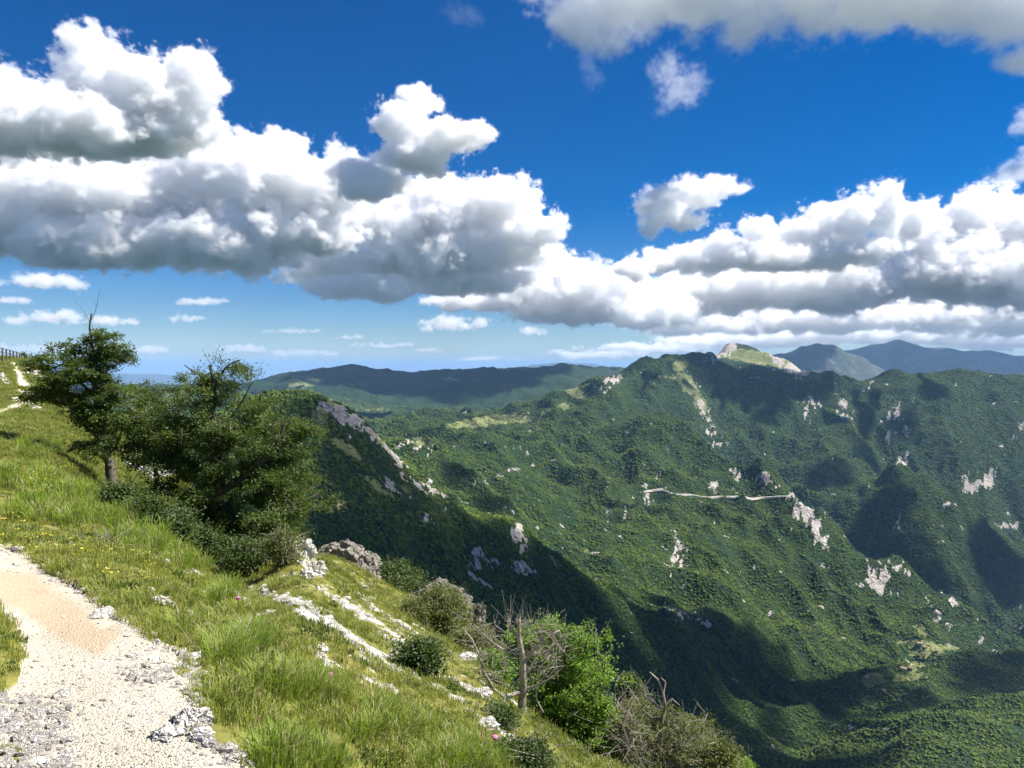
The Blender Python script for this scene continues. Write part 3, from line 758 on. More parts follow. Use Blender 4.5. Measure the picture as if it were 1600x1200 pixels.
# what of the mountains can be seen (running horizon per column)
hor = np.minimum.accumulate(PYg, axis=0)
vis = PYg <= np.vstack([np.full((1, NC), 1e9), hor[:-1]]) + 26
def bil(G, u, w):
    fj = np.clip((u - U[0]) / (U[1] - U[0]), 0, NC - 1.001); fi = np.clip((w - W[0]) / (W[1] - W[0]), 0, NR - 1.001)
    j = fj.astype(int); i = fi.astype(int); a = fj - j; b = fi - i
    return (G[i, j] * (1 - a) + G[i, j + 1] * a) * (1 - b) + (G[i + 1, j] * (1 - a) + G[i + 1, j + 1] * a) * b
def scatter_band(r0, r1, spacing, seed):
    r_ = np.random.default_rng(seed)
    area = (r1 ** 2 - r0 ** 2) / 2 * (0.86 + 0.80)
    n = int(area / spacing ** 2)
    y = np.sqrt(r_.uniform(r0 ** 2, r1 ** 2, n)); u = r_.uniform(-0.80, 0.86, n)
    w = np.log(y)
    z = bil(Z, u, w)
    pxx, pyy = pix(u, z / y)
    v = bil(vis.astype(float), u, w)
    rk = bil(rock, u, w) + 0.30 * r_.uniform(-1, 1, n); md_ = bil(mead, u, w) + 0.35 * r_.uniform(-1, 1, n)
    thin = fbm(u * y / 130, y / 130, 3, 61)
    keep = (v > 0.3) & (rk < 0.36) & (md_ < 0.40) & (pyy < 1330) & ~((y > 5480) & (pxx > 1095) & (pxx < 1300)) & (thin > -0.34 + .12 * r_.normal(size=n)) & ~((pxx < 330) & (pyy > 700)) & (pxx > 150)
    keep &= ~((pyy > 930) & (pxx < 560))
    return np.c_[u * y, y, z][keep]
ALL = []
for r0, r1, sp, s0, sd in ((220, 700, 3.3, 1.8, 1), (700, 1250, 4.0, 2.2, 2), (1250, 2000, 4.3, 2.35, 6), (2000, 3000, 5.4, 2.8, 3), (3000, 4300, 7.0, 3.6, 4), (4300, 6600, 9.5, 4.4, 5)):
    Pq = scatter_band(r0, r1, sp, sd)
    r_ = np.random.default_rng(sd + 40)
    s = s0 * np.exp(np.clip(r_.normal(0, 0.38, len(Pq)), -.9, .75))
    ALL.append((Pq, s))
FP = np.concatenate([a for a, _ in ALL]); FS = np.concatenate([s for _, s in ALL])
r_ = np.random.default_rng(5)
FR = np.c_[r_.uniform(-.2, .2, len(FP)), r_.uniform(-.2, .2, len(FP)), r_.uniform(0, 6.28, len(FP))]
FSC = np.c_[FS, FS, FS * r_.uniform(.7, 1.15, len(FS))]
FP[:, 2] -= FS * .3
trees_ = [blob_tree('forest_crown', i, M['canopy'], 2 if i < 6 else 2) for i in range(8)]
instancer('forest', FP, FR, FSC, r_.integers(0, 8, len(FP)), trees_, 'dense green broadleaf woods covering the mountainsides', 'forest')

# ------------------------------------------------------------------ the near hillside
NEAR = {
 -900: [(1.2,2000),(2,1400),(4,850),(8,620),(15,520),(30,450),(60,430),(130,470)],
 -300: [(1.2,1950),(2,1450),(4,930),(8,710),(15,620),(25,565),(45,530),(75,505),(130,520)],
 0: [(1.2,2127),(2.5,1320),(4,1040),(6,925),(8.5,862),(12,815),(18,745),(25,700),(35,665),(45,640),(55,616),(68,588),(80,563),(100,567),(130,620)],
 60: [(1.2,2127),(3,1190),(5,990),(8,880),(12,815),(18,760),(25,715),(35,680),(45,650),(55,624),(70,597),(85,580),(100,571),(130,640)],
 175: [(1.2,2127),(3,1190),(5,990),(8,895),(12,848),(16,822),(20,800),(25,780),(29,768),(38,722),(50,690),(62,668),(80,720),(120,860)],
 240: [(1.2,2127),(3,1192),(5,1000),(8,920),(12,876),(16,852),(20,834),(24,817),(28,798),(34,762),(42,742),(52,738),(62,765),(80,880)],
 300: [(1.2,2127),(3,1192),(5,1022),(8,952),(12,914),(16,892),(20,875),(24,858),(28,838),(36,795),(45,770),(55,795),(70,900),(120,1100)],
 400: [(1.2,2100),(3.2,1192),(5,1050),(8,985),(12,946),(16,922),(20,898),(24,876),(30,868),(36,885),(45,930),(70,1060),(120,1220)],
 460: [(1.3,2000),(3.8,1190),(6,1030),(9,955),(13,912),(18,872),(22,848),(27,868),(36,880),(50,960),(80,1120)],
 520: [(1.4,1950),(4.2,1195),(7,1035),(10,975),(14,935),(18,912),(21,903),(25,925),(34,880),(38,874),(44,920),(70,1080)],
 600: [(1.5,1900),(4.8,1200),(7,1090),(10,1020),(14,975),(18,953),(21,950),(25,970),(34,928),(38,912),(44,960),(70,1120)],
 700: [(1.5,1950),(5.7,1200),(8,1110),(11,1050),(14,1022),(16.5,1010),(20,1035),(30,985),(35,960),(40,1000),(65,1170)],
 760: [(1.5,2000),(6.2,1200),(9,1110),(12,1068),(14.5,1050),(18,1080),(30,1050),(35,1030),(45,1130)],
 900: [(1.5,2050),(4,1520),(7.5,1240),(10,1190),(12,1165),(14,1158),(17,1190),(30,1260),(60,1450)],
 1000: [(1.5,2100),(4,1560),(8,1275),(10,1230),(12,1215),(14,1225),(25,1340)],
 1150: [(1.5,2200),(4,1620),(8.5,1290),(10,1270),(12,1272),(25,1450)],
 1400: [(1.5,2300),(4,1750),(8,1400),(12,1380),(25,1620)],
 1900: [(1.5,2500),(5,1700),(12,1560),(25,1800)],
 2600: [(1.5,2800),(5,1900),(12,1800),(25,2000)],
}
tps_near = build_tps(NEAR, 3.0)
UN = np.concatenate([np.linspace(-1.6, -0.82, 40, endpoint=False), np.linspace(-0.82, 0.42, 420), np.linspace(0.43, 1.5, 50)])
WN = np.linspace(math.log(1.15), math.log(130.0), 520)
UUn, WWn = np.meshgrid(UN, WN)
Yn = np.exp(WWn); Xn = UUn * Yn
Tn = tps_near(np.c_[UUn.ravel() * 3.0, WWn.ravel()]).reshape(UUn.shape)
Zn = Tn * Yn
PXn, PYn = pix(UUn, Tn)
PXw = PXn + 10 * fbm(Xn * 2.2, Yn * 2.2, 3, 7, .6); PYw = PYn + 7 * fbm(Xn * 2.2, Yn * 2.2, 3, 17, .6)

def inside(PX, PY, poly):
    c = np.zeros(PX.shape, bool); n = len(poly)
    for i in range(n):
        x0, y0 = poly[i]; x1, y1 = poly[(i + 1) % n]
        k = ((y0 > PY) != (y1 > PY)) & (PX < (x1 - x0) * (PY - y0) / (y1 - y0 + 1e-9) + x0)
        c ^= k
    return c
PATH_POLY = [(-260,835),(-100,838),(0,856),(40,864),(78,893),(125,925),(180,965),(235,998),(285,1030),(312,1062),(296,1092),(325,1120),(300,1150),(352,1178),(385,1205),(430,1400),(700,2600),(-1200,2600),(-1200,1500),(-300,1190),(-60,1110),(2,1092),(30,1062),(42,1028),(28,985),(0,955),(-80,935),(-260,925)]
def path_mask(PX, PY, Yv):
    a = inside(PX, PY, PATH_POLY) & (Yv < 14)
    a &= ~((np.hypot((PX - 8) / 36, (PY - 1192) / 22) < 1) & (Yv < 5))
    a &= ~((np.hypot((PX - 287) / 12, (PY - 1052) / 6) < 1) & (Yv < 8))
    f = band(PX, PY, [(-60,668,5),(0,645,5),(30,633,5),(48,626,3)], 5) > .5
    f |= band(PX, PY, [(8,564,2),(22,570,3),(30,584,4),(32,597,7),(45,604,4)], 4) > .5
    f |= band(PX, PY, [(30,613,3),(50,618,4),(70,624,3),(95,628,3)], 4) > .5
    return a | (f & (Yv > 30))
pathm = path_mask(PXw, PYw, Yn)
SCREE = [[(395,925,5),(440,943,11),(480,960,15),(520,985,16),(560,1012,12),(600,1040,7),(640,1062,3)], [(590,1022,6),(630,1036,12),(665,1054,8)],
 [(650,1062,4),(690,1085,5),(725,1107,7),(760,1128,10),(800,1160,10)], [(700,1062,4),(732,1078,8),(758,1094,6)], [(462,855,7),(478,885,9),(500,905,6)],
 [(500,925,5),(540,950,7),(580,975,6),(630,1005,5),(680,1040,4)], [(560,935,3),(600,965,4),(650,995,4)], [(195,722,7),(232,742,12),(258,768,8)],
 [(285,895,3),(320,905,4)],[(232,935,5),(270,952,5)],[(355,930,4),(385,945,4)],[(180,700,3),(200,712,5)],[(40,575,6),(60,590,8)],[(0,590,8),(14,600,5)],[(20,625,4),(60,640,4)],
 [(420,960,3),(470,1000,4)],[(560,1060,3),(620,1085,4)],[(880,1150,6),(930,1175,6)],[(470,1080,4),(500,1100,3)],[(560,1130,4),(600,1160,4)]]
scree = np.zeros_like(Zn)
for s_ in SCREE:
    scree = np.maximum(scree, band(PXw, PYw, s_, 6) * np.clip(.62 + .9 * fbm(Xn * 1.9, Yn * 1.9, 3, 63), 0, 1))
scree = np.maximum(scree, np.clip((fbm(Xn * .9, Yn * 1.2, 4, 77, .7) - np.where(PXn > 430, .10, .27)) * 3, 0, .70) * (Yn > 5))
dirt = np.clip((fbm(Xn * 1.1, Yn * 1.1, 4, 87, .6) - .30) * 3, 0, .7)
tan = np.clip(np.maximum(band(PXn, PYn, [(-60,905,26),(40,925,30),(110,975,34),(150,1005,20),(180,985,10)], 30), 0.35 * band(PXn, PYn, [(120,1150,20),(260,1195,20)], 20)), 0, 1)
Zn = Zn + np.where(pathm, 0, 0.035 * fbm(Xn * 1.7, Yn * 1.7, 4, 1) + 0.02) * np.clip(Yn / 4, .5, 3)
Zn += np.clip(scree - .35, 0, 1) * (0.10 * fbm(Xn * 4, Yn * 4, 3, 31) + .02) * np.clip(Yn / 12, .3, 2)
Zn += np.where(pathm, 0.012 * fbm(Xn * 3, Yn * 3, 3, 2), 0)
PXn, PYn = pix(UUn, Zn / Yn)
NRn, NCn = Zn.shape
idn = np.arange(NRn * NCn).reshape(NRn, NCn)
fn = np.stack([idn[:-1, :-1], idn[:-1, 1:], idn[1:, 1:], idn[1:, :-1]], -1).reshape(-1, 4)
fp = pathm.ravel()[fn].sum(1) >= 2
Vn = np.c_[Xn.ravel(), Yn.ravel(), Zn.ravel()]
ATn = {'scree': scree.ravel(), 'dirt': dirt.ravel(), 'tan': tan.ravel()}
sub_mesh('hillside', Vn, fn[~fp], M['ground'], ATn)['kind'] = 'structure'
sub_mesh('path', Vn, fn[fp], M['path'], ATn)['kind'] = 'structure'

def biln(G, u, w):
    fj = np.clip(np.interp(u, UN, np.arange(NCn)), 0, NCn - 1.001); fi = np.clip((w - WN[0]) / (WN[1] - WN[0]), 0, NRn - 1.001)
    j = fj.astype(int); i = fi.astype(int); a = fj - j; b = fi - i
    return (G[i, j] * (1 - a) + G[i, j + 1] * a) * (1 - b) + (G[i + 1, j] * (1 - a) + G[i + 1, j + 1] * a) * b
def ground_z(x, y):
    return float(biln(Zn, np.array([x / y]), np.array([math.log(y)]))[0])
def hitn(px, py, d0=0.0):
    u, _ = ray(px, py); u = float(u)
    col = biln(PYn, np.full(NRn, u), WN)
    for i in range(1, NRn):
        if math.exp(WN[i]) < d0: continue
        if (col[i - 1] - py) * (col[i] - py) <= 0:
            f = (col[i - 1] - py) / (col[i - 1] - col[i] + 1e-9)
            y = math.exp(WN[i - 1] + f * (WN[i] - WN[i - 1]))
            return np.array([u * y, y, ground_z(u * y, y)])
    y = 20.0
    return np.array([u * y, y, ground_z(u * y, y)])

# ------------------------------------------------------------------ grass, gravel, scree
horn = np.minimum.accumulate(PYn, axis=0)
visn = (PYn <= np.vstack([np.full((1, NCn), 1e9), horn[:-1]]) + 14).astype(float)
def near_points(dens, seed, y0, y1, u0=-0.8, u1=0.5):
    """dens(y) per square metre -> x, y arrays"""
    r_ = np.random.default_rng(seed); out = []
    edges = np.exp(np.linspace(math.log(y0), math.log(y1), 30))
    for a, b in zip(edges[:-1], edges[1:]):
        n = int(dens((a + b) / 2) * (b * b - a * a) / 2 * (u1 - u0))
        out.append(np.c_[r_.uniform(u0, u1, n), np.sqrt(r_.uniform(a * a, b * b, n))])
    q = np.concatenate(out)
    u, y = q[:, 0], q[:, 1]; w = np.log(y)
    v = biln(visn, u, w); z = biln(Zn, u, w)
    px, py = pix(u, z / y)
    k = (v > .2) & (py < 1270) & (px > -60) & (px < 1300)
    return (u * y)[k], y[k], z[k], px[k], py[k], biln(pathm.astype(float), u, w)[k], biln(scree, u, w)[k]

def blade_tuft(name, mats, n, h, spread, lean, wid, seed):
    r_ = np.random.default_rng(seed); V = []; Fc = []; mi = []
    for i in range(n):
        a = r_.uniform(0, 6.28); rad = spread * math.sqrt(r_.uniform()); x, y = rad * math.cos(a), rad * math.sin(a)
        hh = h * r_.uniform(.55, 1.1); ln_ = lean * r_.uniform(.3, 1.2) * hh
        d = a + r_.normal(0, .9); dx, dy = math.cos(d), math.sin(d)
        w = wid * r_.uniform(.7, 1.3); sx, sy = -dy * w, dx * w
        b = len(V)
        V += [(x - sx, y - sy, -.02), (x + sx, y + sy, -.02), (x + dx * ln_ * .35 - sx * .8, y + dy * ln_ * .35 - sy * .8, hh * .6),
              (x + dx * ln_ * .35 + sx * .8, y + dy * ln_ * .35 + sy * .8, hh * .6), (x + dx * ln_, y + dy * ln_, hh * (1 - .25 * min(1, lean)))]
        Fc += [(b, b + 1, b + 3, b + 2), (b + 2, b + 3, b + 4)]
        m_ = 1 if r_.uniform() < .16 else 0
        mi += [m_, m_]
    me = bpy.data.meshes.new(name); me.from_pydata(V, [], Fc)
    for m_ in mats: me.materials.append(m_)
    me.polygons.foreach_set('material_index', mi)
    return me
short_ = [blade_tuft('grass_tuft', [M['grass'], M['straw']], 22, .10, .10, .7, .0035, i) for i in range(5)]
herb_ = [blade_tuft('herb_tuft', [M['shrub'], M['grass']], 16, .05, .09, 1.3, .010, 20 + i) for i in range(2)]
tall_ = [blade_tuft('tall_grass_tuft', [M['tall'], M['straw']], 46, .30, .10, .65, .0042, 10 + i) for i in range(3)]

x, y, z, px, py, pm, sc = near_points(lambda d: np.clip(12000 / d ** 2, 32, 420), 3, 2.2, 95)
r_ = np.random.default_rng(8)
cl = fbm(x * .7, y * .7, 3, 55)
k = (pm < .45) & (r_.uniform(0, 1, len(x)) > np.clip((sc - .38) * 4.5, 0, .97)) & (r_.uniform(0, 1, len(x)) < np.clip(.8 + cl, .25, 1))
x, y, z, px, py = x[k], y[k], z[k], px[k], py[k]
n = len(x)
sc_ = (0.75 + 0.5 * r_.uniform(0, 1, n)) * np.clip(1 + 1.1 * cl[k], .6, 2.0) * np.clip(y / 15, .85, 2.0)
edge = (py > 950) & (px < 330)
sc_ = np.where((px < 90) & (py > 900), sc_ * .62, sc_); sc_ = np.where(edge, sc_ * .6, sc_) * np.where((px > 430) & (py < 1120), .75, 1) * np.where((py > 1180) & (px < 60), .5, 1)
pick = r_.integers(0, 5, n)
pick = np.where(fbm(x * 1.3, y * 1.3, 2, 66) + r_.normal(0, .2, n) > .28, r_.integers(5, 7, n), pick)
instancer('grass', np.c_[x, y, z], np.c_[r_.normal(0, .12, n), r_.normal(0, .12, n), r_.uniform(0, 6.28, n)], np.c_[sc_, sc_, sc_ * r_.uniform(.8, 1.3, n)], pick, short_ + herb_, 'yellow green alpine grass covering the steep hillside', 'grass')
# long tussocks
TUS = [(370,1000,44,22,26),(400,985,22,14,14),(470,1065,48,20,40),(360,1025,24,12,12),(520,1085,22,12,12),(600,1115,30,14,22),(650,1135,36,16,26),(720,1170,30,18,22),(570,1140,30,16,10),(440,1180,36,22,16),(760,1190,30,16,16),(680,1190,40,14,18),(420,1060,30,12,10),(505,1195,40,12,10),
       (100,760,70,26,40),(40,730,50,30,30),(150,800,60,20,34),(230,830,60,24,34),(300,860,50,24,24),(60,690,40,22,24),(280,960,40,20,6),(40,790,50,20,20),(330,920,40,18,14)]
tp = []
for (cx, cy_, rx, ry, nn) in TUS:
    for i in range(int(nn * 1.5)):
        a, rr = r_.uniform(0, 6.28), math.sqrt(r_.uniform())
        tp.append(hitn(cx + rx * rr * math.cos(a), min(1230, cy_ + ry * .8 + ry * .6 * rr * math.sin(a))))
tp = np.array(tp); n = len(tp)
ts = r_.uniform(.55, 1.05, n) * np.clip(tp[:, 1] / 9, .75, 1.9)
instancer('tall_grass', tp, np.c_[r_.normal(0, .15, n), r_.normal(0, .15, n), r_.uniform(0, 6.28, n)], ts, r_.integers(0, 3, n), tall_, 'long bright green grass tussocks growing in clumps beside the path', 'grass')

def stone_mesh(name, seed, mat, sub=1, flat=.6):
    bm = bmesh.new(); bmesh.ops.create_icosphere(bm, subdivisions=sub, radius=1.0)
    r2 = np.random.default_rng(seed)
    for v in bm.verts: v.co *= float(r2.uniform(.68, 1.12)); v.co.z *= flat
    me = bpy.data.meshes.new(name); bm.to_mesh(me); bm.free(); me.materials.append(mat)
    return me
stones = [stone_mesh('pebble', i, M['pebble'], 1, .55) for i in range(6)]
x, y, z, px, py, pm, sc = near_points(lambda d: np.clip(42000 / d ** 2, 10, 4200), 5, 2.3, 12, -0.8, -0.2)
tn = np.clip(np.maximum(band(px, py, [(-60,905,30),(40,925,36),(110,975,40),(160,1005,26)], 30), 0), 0, 1)
k = (pm > .5) & (r_.uniform(0, 1, len(x)) > tn * .93)
x, y, z, px, py = x[k], y[k], z[k], px[k], py[k]; n = len(x)
edgy = np.clip(1.2 - np.abs(pm[k] - .5) * 2, 0, 1)
left = (px < 110) & (py > 1090)
s = .0045 * np.exp(r_.normal(0, .6, n)) * np.clip(y / 4.5, .8, 1.6) * np.where(left, 1.5, 1)
instancer('gravel', np.c_[x, y, z + s * .15], np.c_[r_.normal(0, .4, n), r_.normal(0, .4, n), r_.uniform(0, 6.28, n)], np.c_[s, s * r_.uniform(.6, 1, n), s], r_.integers(0, 6, n), stones, 'loose pale limestone gravel lying on the footpath', 'gravel')
rub = [stone_mesh('rubble_stone', 30 + i, M['rubble'], 1, .62) for i in range(6)]
x, y, z, px, py, pm, sc = near_points(lambda d: np.clip(5200 / d ** 2, 6, 160), 6, 3, 95)
k = (pm < .4) & (r_.uniform(0, 1, len(x)) < np.clip((sc - .34) * 3.2, 0.004, 1))
x, y, z = x[k], y[k], z[k]; n = len(x)
s = .035 * np.exp(np.clip(r_.normal(0, .5, n), -1, .85)) * np.clip(y / 9, .6, 3.2)
P1 = np.c_[x, y, z + s * .1]
ed = []
r2 = np.random.default_rng(9)
for i in range(260):      # stones along the edge of the path
    a = PATH_POLY[2:15]; j = r2.integers(0, 12); f = r2.uniform(); 
    qx = a[j][0] * (1 - f) + a[j + 1][0] * f + r2.normal(0, 7); qy = min(1225, a[j][1] * (1 - f) + a[j + 1][1] * f + r2.normal(0, 6))
    ed.append(hitn(qx, qy))
for i in range(240):
    ed.append(hitn(r2.uniform(-10, 110), r2.uniform(1080, 1225)))
for i in range(60):
    ed.append(hitn(r2.uniform(190, 300), r2.uniform(1040, 1075)))
ed = np.array(ed); se = .022 * np.exp(r2.normal(0, .5, len(ed)))
P1 = np.concatenate([P1, ed]); s = np.concatenate([s, se]); n = len(s)
instancer('rubble', P1, np.c_[r_.normal(0, .4, n), r_.normal(0, .4, n), r_.uniform(0, 6.28, n)], np.c_[s, s * r_.uniform(.6, 1, n), s * r_.uniform(.6, 1, n)], r_.integers(0, 6, n), rub, 'strips of broken white limestone rubble running down the grass', 'rubble')

# ------------------------------------------------------------------ rocks
from mathutils import noise as mn
def rock_mesh(name, seed, radii, mat, sub=4, rough=.35, strat=0.0):
    bm = bmesh.new(); bmesh.ops.create_icosphere(bm, subdivisions=sub, radius=1.0)
    off = Vector(np.random.default_rng(seed).uniform(0, 60, 3))
    for v in bm.verts:
        p = v.co.copy()
        n = mn.fractal(p * 1.5 + off, .8, 2.1, 5) * rough
        c = mn.cell(p * 2.4 + off) * .16
        v.co = p * (1 + n - c)
        if strat: v.co += p * strat * math.sin(p.z * 16 + mn.noise(p * 2 + off) * 5)
        v.co.x *= radii[0]; v.co.y *= radii[1]; v.co.z *= radii[2]
    me = bpy.data.meshes.new(name); bm.to_mesh(me); bm.free()
    me.materials.append(mat); return me
def rock_at(name, label, px, py, wpx, hpx, seed, mat='rock', cat='rock', d=None, group='limestone rocks on the hillside', sub=4, tilt=0.0, rough=.35, deep=.8):
    P = hitn(px, py) if d is None else pt(px, py, d)
    k = P[1] / F
    rx, rz = wpx / 2 * k, hpx / 2 * k
    o = link(bpy.data.objects.new(name, rock_mesh(name, seed, (rx, rx * deep, rz), M[mat], sub, rough)))
    o.location = (P[0], P[1], P[2] + rz * .25); o.rotation_euler = (0, tilt, np.random.default_rng(seed).uniform(-.5, .5))
    tag(o, label, cat, group)
    return o
rock_at('rock_outcrop', 'dark grey rounded crag beyond the edge of the grass slope', 545, 902, 104, 78, 3, 'crag', 'crag', d=37.5, sub=6, tilt=.35, rough=.18, group='crags beyond the grass edge')
rock_at('rock_outcrop', 'weathered grey crag rising behind the small slope shrubs', 690, 962, 92, 78, 5, 'crag', 'crag', d=36, sub=6, tilt=.5, rough=.28, group='crags beyond the grass edge')
rock_at('rock_outcrop', 'small pale rock knob at the end of the crag', 744, 975, 30, 50, 6, 'crag', 'crag', d=34.5, sub=5, tilt=.2, rough=.35, group='crags beyond the grass edge')
for i, (px_, py_, w_, h_, lab, sb) in enumerate([
    (300,1128,62,30,'largest white boulder bedded at the right edge of the gravel path',5), (262,1150,46,20,'low white rock slab beside the path boulder',4), (315,1150,40,18,'flat pale rock below the path boulder in the grass',4),
    (246,942,34,15,'pale broken rock in the grass above the path bend',4), (292,960,16,11,'small white stone in grass right of the path bend',3), (500,1016,22,15,'white round stone lying below the long scree strip',4),
    (407,964,24,9,'flat grey white stone in the grass left of the scree',3), (541,1127,18,12,'small white stone among tussocks at the bottom',3), (441,1003,14,9,'little white stone left of the pink thistle',3),
    (496,1045,16,13,'white stone just above the pink thistle',3), (324,884,26,9,'thin pale rock under the dark bushes',3), (362,933,26,14,'rough white rock near the upper thistle',4),
    (480,868,30,34,'orange stained rock on the edge below the big tree',5), (492,893,34,26,'white rock on the slope edge beside the dark crag',5), (478,905,22,22,'broken pale rock under the slope edge',4),
    (30,858,16,9,'white stone at the top corner of the path',3), (208,1026,20,12,'white stone on the path verge at the bend',3), (240,1035,26,14,'pale stone among rubble on the path verge',3), (270,1045,24,14,'white stone at the right corner of the path rubble',3),
    (60,1192,30,12,'pale slab at the bottom edge of the path',4), (754,1090,28,24,'white boulder on the scree left of the dead tree',4), (730,1030,34,16,'long pale rock behind the bare curved branch',4),
    (236,742,44,30,'white rock patch showing between the two left trees',5), (215,728,26,16,'small white rock beside the left tree trunk',4),
    (640,1040,30,16,'pale rock in the scree above the small shrub',4), (760,1135,34,20,'speckled pale rock at the foot of the dead tree',5), (610,1155,28,9,'flat stone half hidden in bottom grass',3), (905,1165,26,16,'grey stone under the bright green tree',4)]):
    rock_at('limestone_rock', lab, px_, py_, w_, h_, 100 + i, sub=sb)

# ------------------------------------------------------------------ trees
def tube(pts, rad, sides=7):
    pts = np.asarray(pts, float); n = len(pts)
    V = []; Fc = []
    for i in range(n):
        d = pts[min(i + 1, n - 1)] - pts[max(i - 1, 0)]; d = d / (np.linalg.norm(d) + 1e-9)
        a = np.cross(d, (0.3, 0.2, 1.0) if abs(d[2]) < .9 else (1, 0, 0)); a /= np.linalg.norm(a) + 1e-9; b = np.cross(d, a)
        for k in range(sides):
            t_ = 2 * math.pi * k / sides
            V.append(pts[i] + (a * math.cos(t_) + b * math.sin(t_)) * rad[i] * (1 + .12 * math.sin(3 * t_ + i)))
    for i in range(n - 1):
        for k in range(sides):
            q = (k + 1) % sides
            Fc.append((i * sides + k, i * sides + q, (i + 1) * sides + q, (i + 1) * sides + k))
    return V, Fc
def resample(pts, step, jit, r_):
    out = [np.array(pts[0], float)]
    for a, b in zip(pts[:-1], pts[1:]):
        a = np.array(a, float); b = np.array(b, float); L = np.linalg.norm(b - a); k = max(1, int(L / step))
        for i in range(1, k + 1): out.append(a + (b - a) * i / k + (r_.normal(0, jit, 3) if i < k else 0))
    return np.array(out)
def seg_mesh(A, B, RA, RB, sides=4):
    A, B = np.asarray(A), np.asarray(B); d = B - A; L = np.linalg.norm(d, axis=1, keepdims=True) + 1e-9; d = d / L
    ref = np.where(np.abs(d[:, 2:3]) < .9, [[0, 0, 1.0]], [[1.0, 0, 0]])
    a = np.cross(d, ref); a /= np.linalg.norm(a, axis=1, keepdims=True); b = np.cross(d, a)
    V = []; n = len(A)
    for P_, R_ in ((A, RA), (B, RB)):
        for k in range(sides):
            t_ = 2 * math.pi * k / sides
            V.append(P_ + (a * math.cos(t_) + b * math.sin(t_)) * R_[:, None])
    V = np.stack(V, 1).reshape(-1, 3)                    # n * 2 sides
    base = np.arange(n)[:, None] * 2 * sides
    Fc = []
    for k in range(sides):
        q = (k + 1) % sides
        Fc.append(np.concatenate([base + k, base + q, base + sides + q, base + sides + k], 1))
    return V, np.concatenate(Fc, 0)

def leaves_mesh(name, centres, per, size, spread, mat, seed, parent, updir=(0, 0, 1), flat=.45, wid=.62):
    r_ = np.random.default_rng(seed); n = len(centres) * per
    C_ = np.repeat(np.asarray(centres), per, 0)
    # each spray is a tilted disc
    tilt = np.repeat(r_.normal(0, .45, (len(centres), 3)) + np.array(updir), per, 0)
    tilt /= np.linalg.norm(tilt, axis=1, keepdims=True)
    off = r_.normal(0, 1, (n, 3)); off -= tilt * (off * tilt).sum(1, keepdims=True) * (1 - flat)
    k = np.repeat(np.exp(r_.normal(0, .25, len(centres))), per)[:, None]
    C_ = C_ + off * spread * k
    N_ = tilt + r_.normal(0, .45, (n, 3)); N_ /= np.linalg.norm(N_, axis=1, keepdims=True)
    A_ = np.cross(N_, r_.normal(0, 1, (n, 3))); A_ /= np.linalg.norm(A_, axis=1, keepdims=True)
    B_ = np.cross(N_, A_)
    s = size * r_.uniform(.65, 1.25, (n, 1))
    V = np.stack([C_ - A_ * s * .5, C_ + B_ * s * wid * .5 + N_ * s * .1, C_ + A_ * s * .6 - N_ * s * .08, C_ - B_ * s * wid * .5 + N_ * s * .1], 1).reshape(-1, 3)
    Fc = np.arange(n * 4).reshape(n, 4)
    return mobj(name, V, Fc, mat, parent)

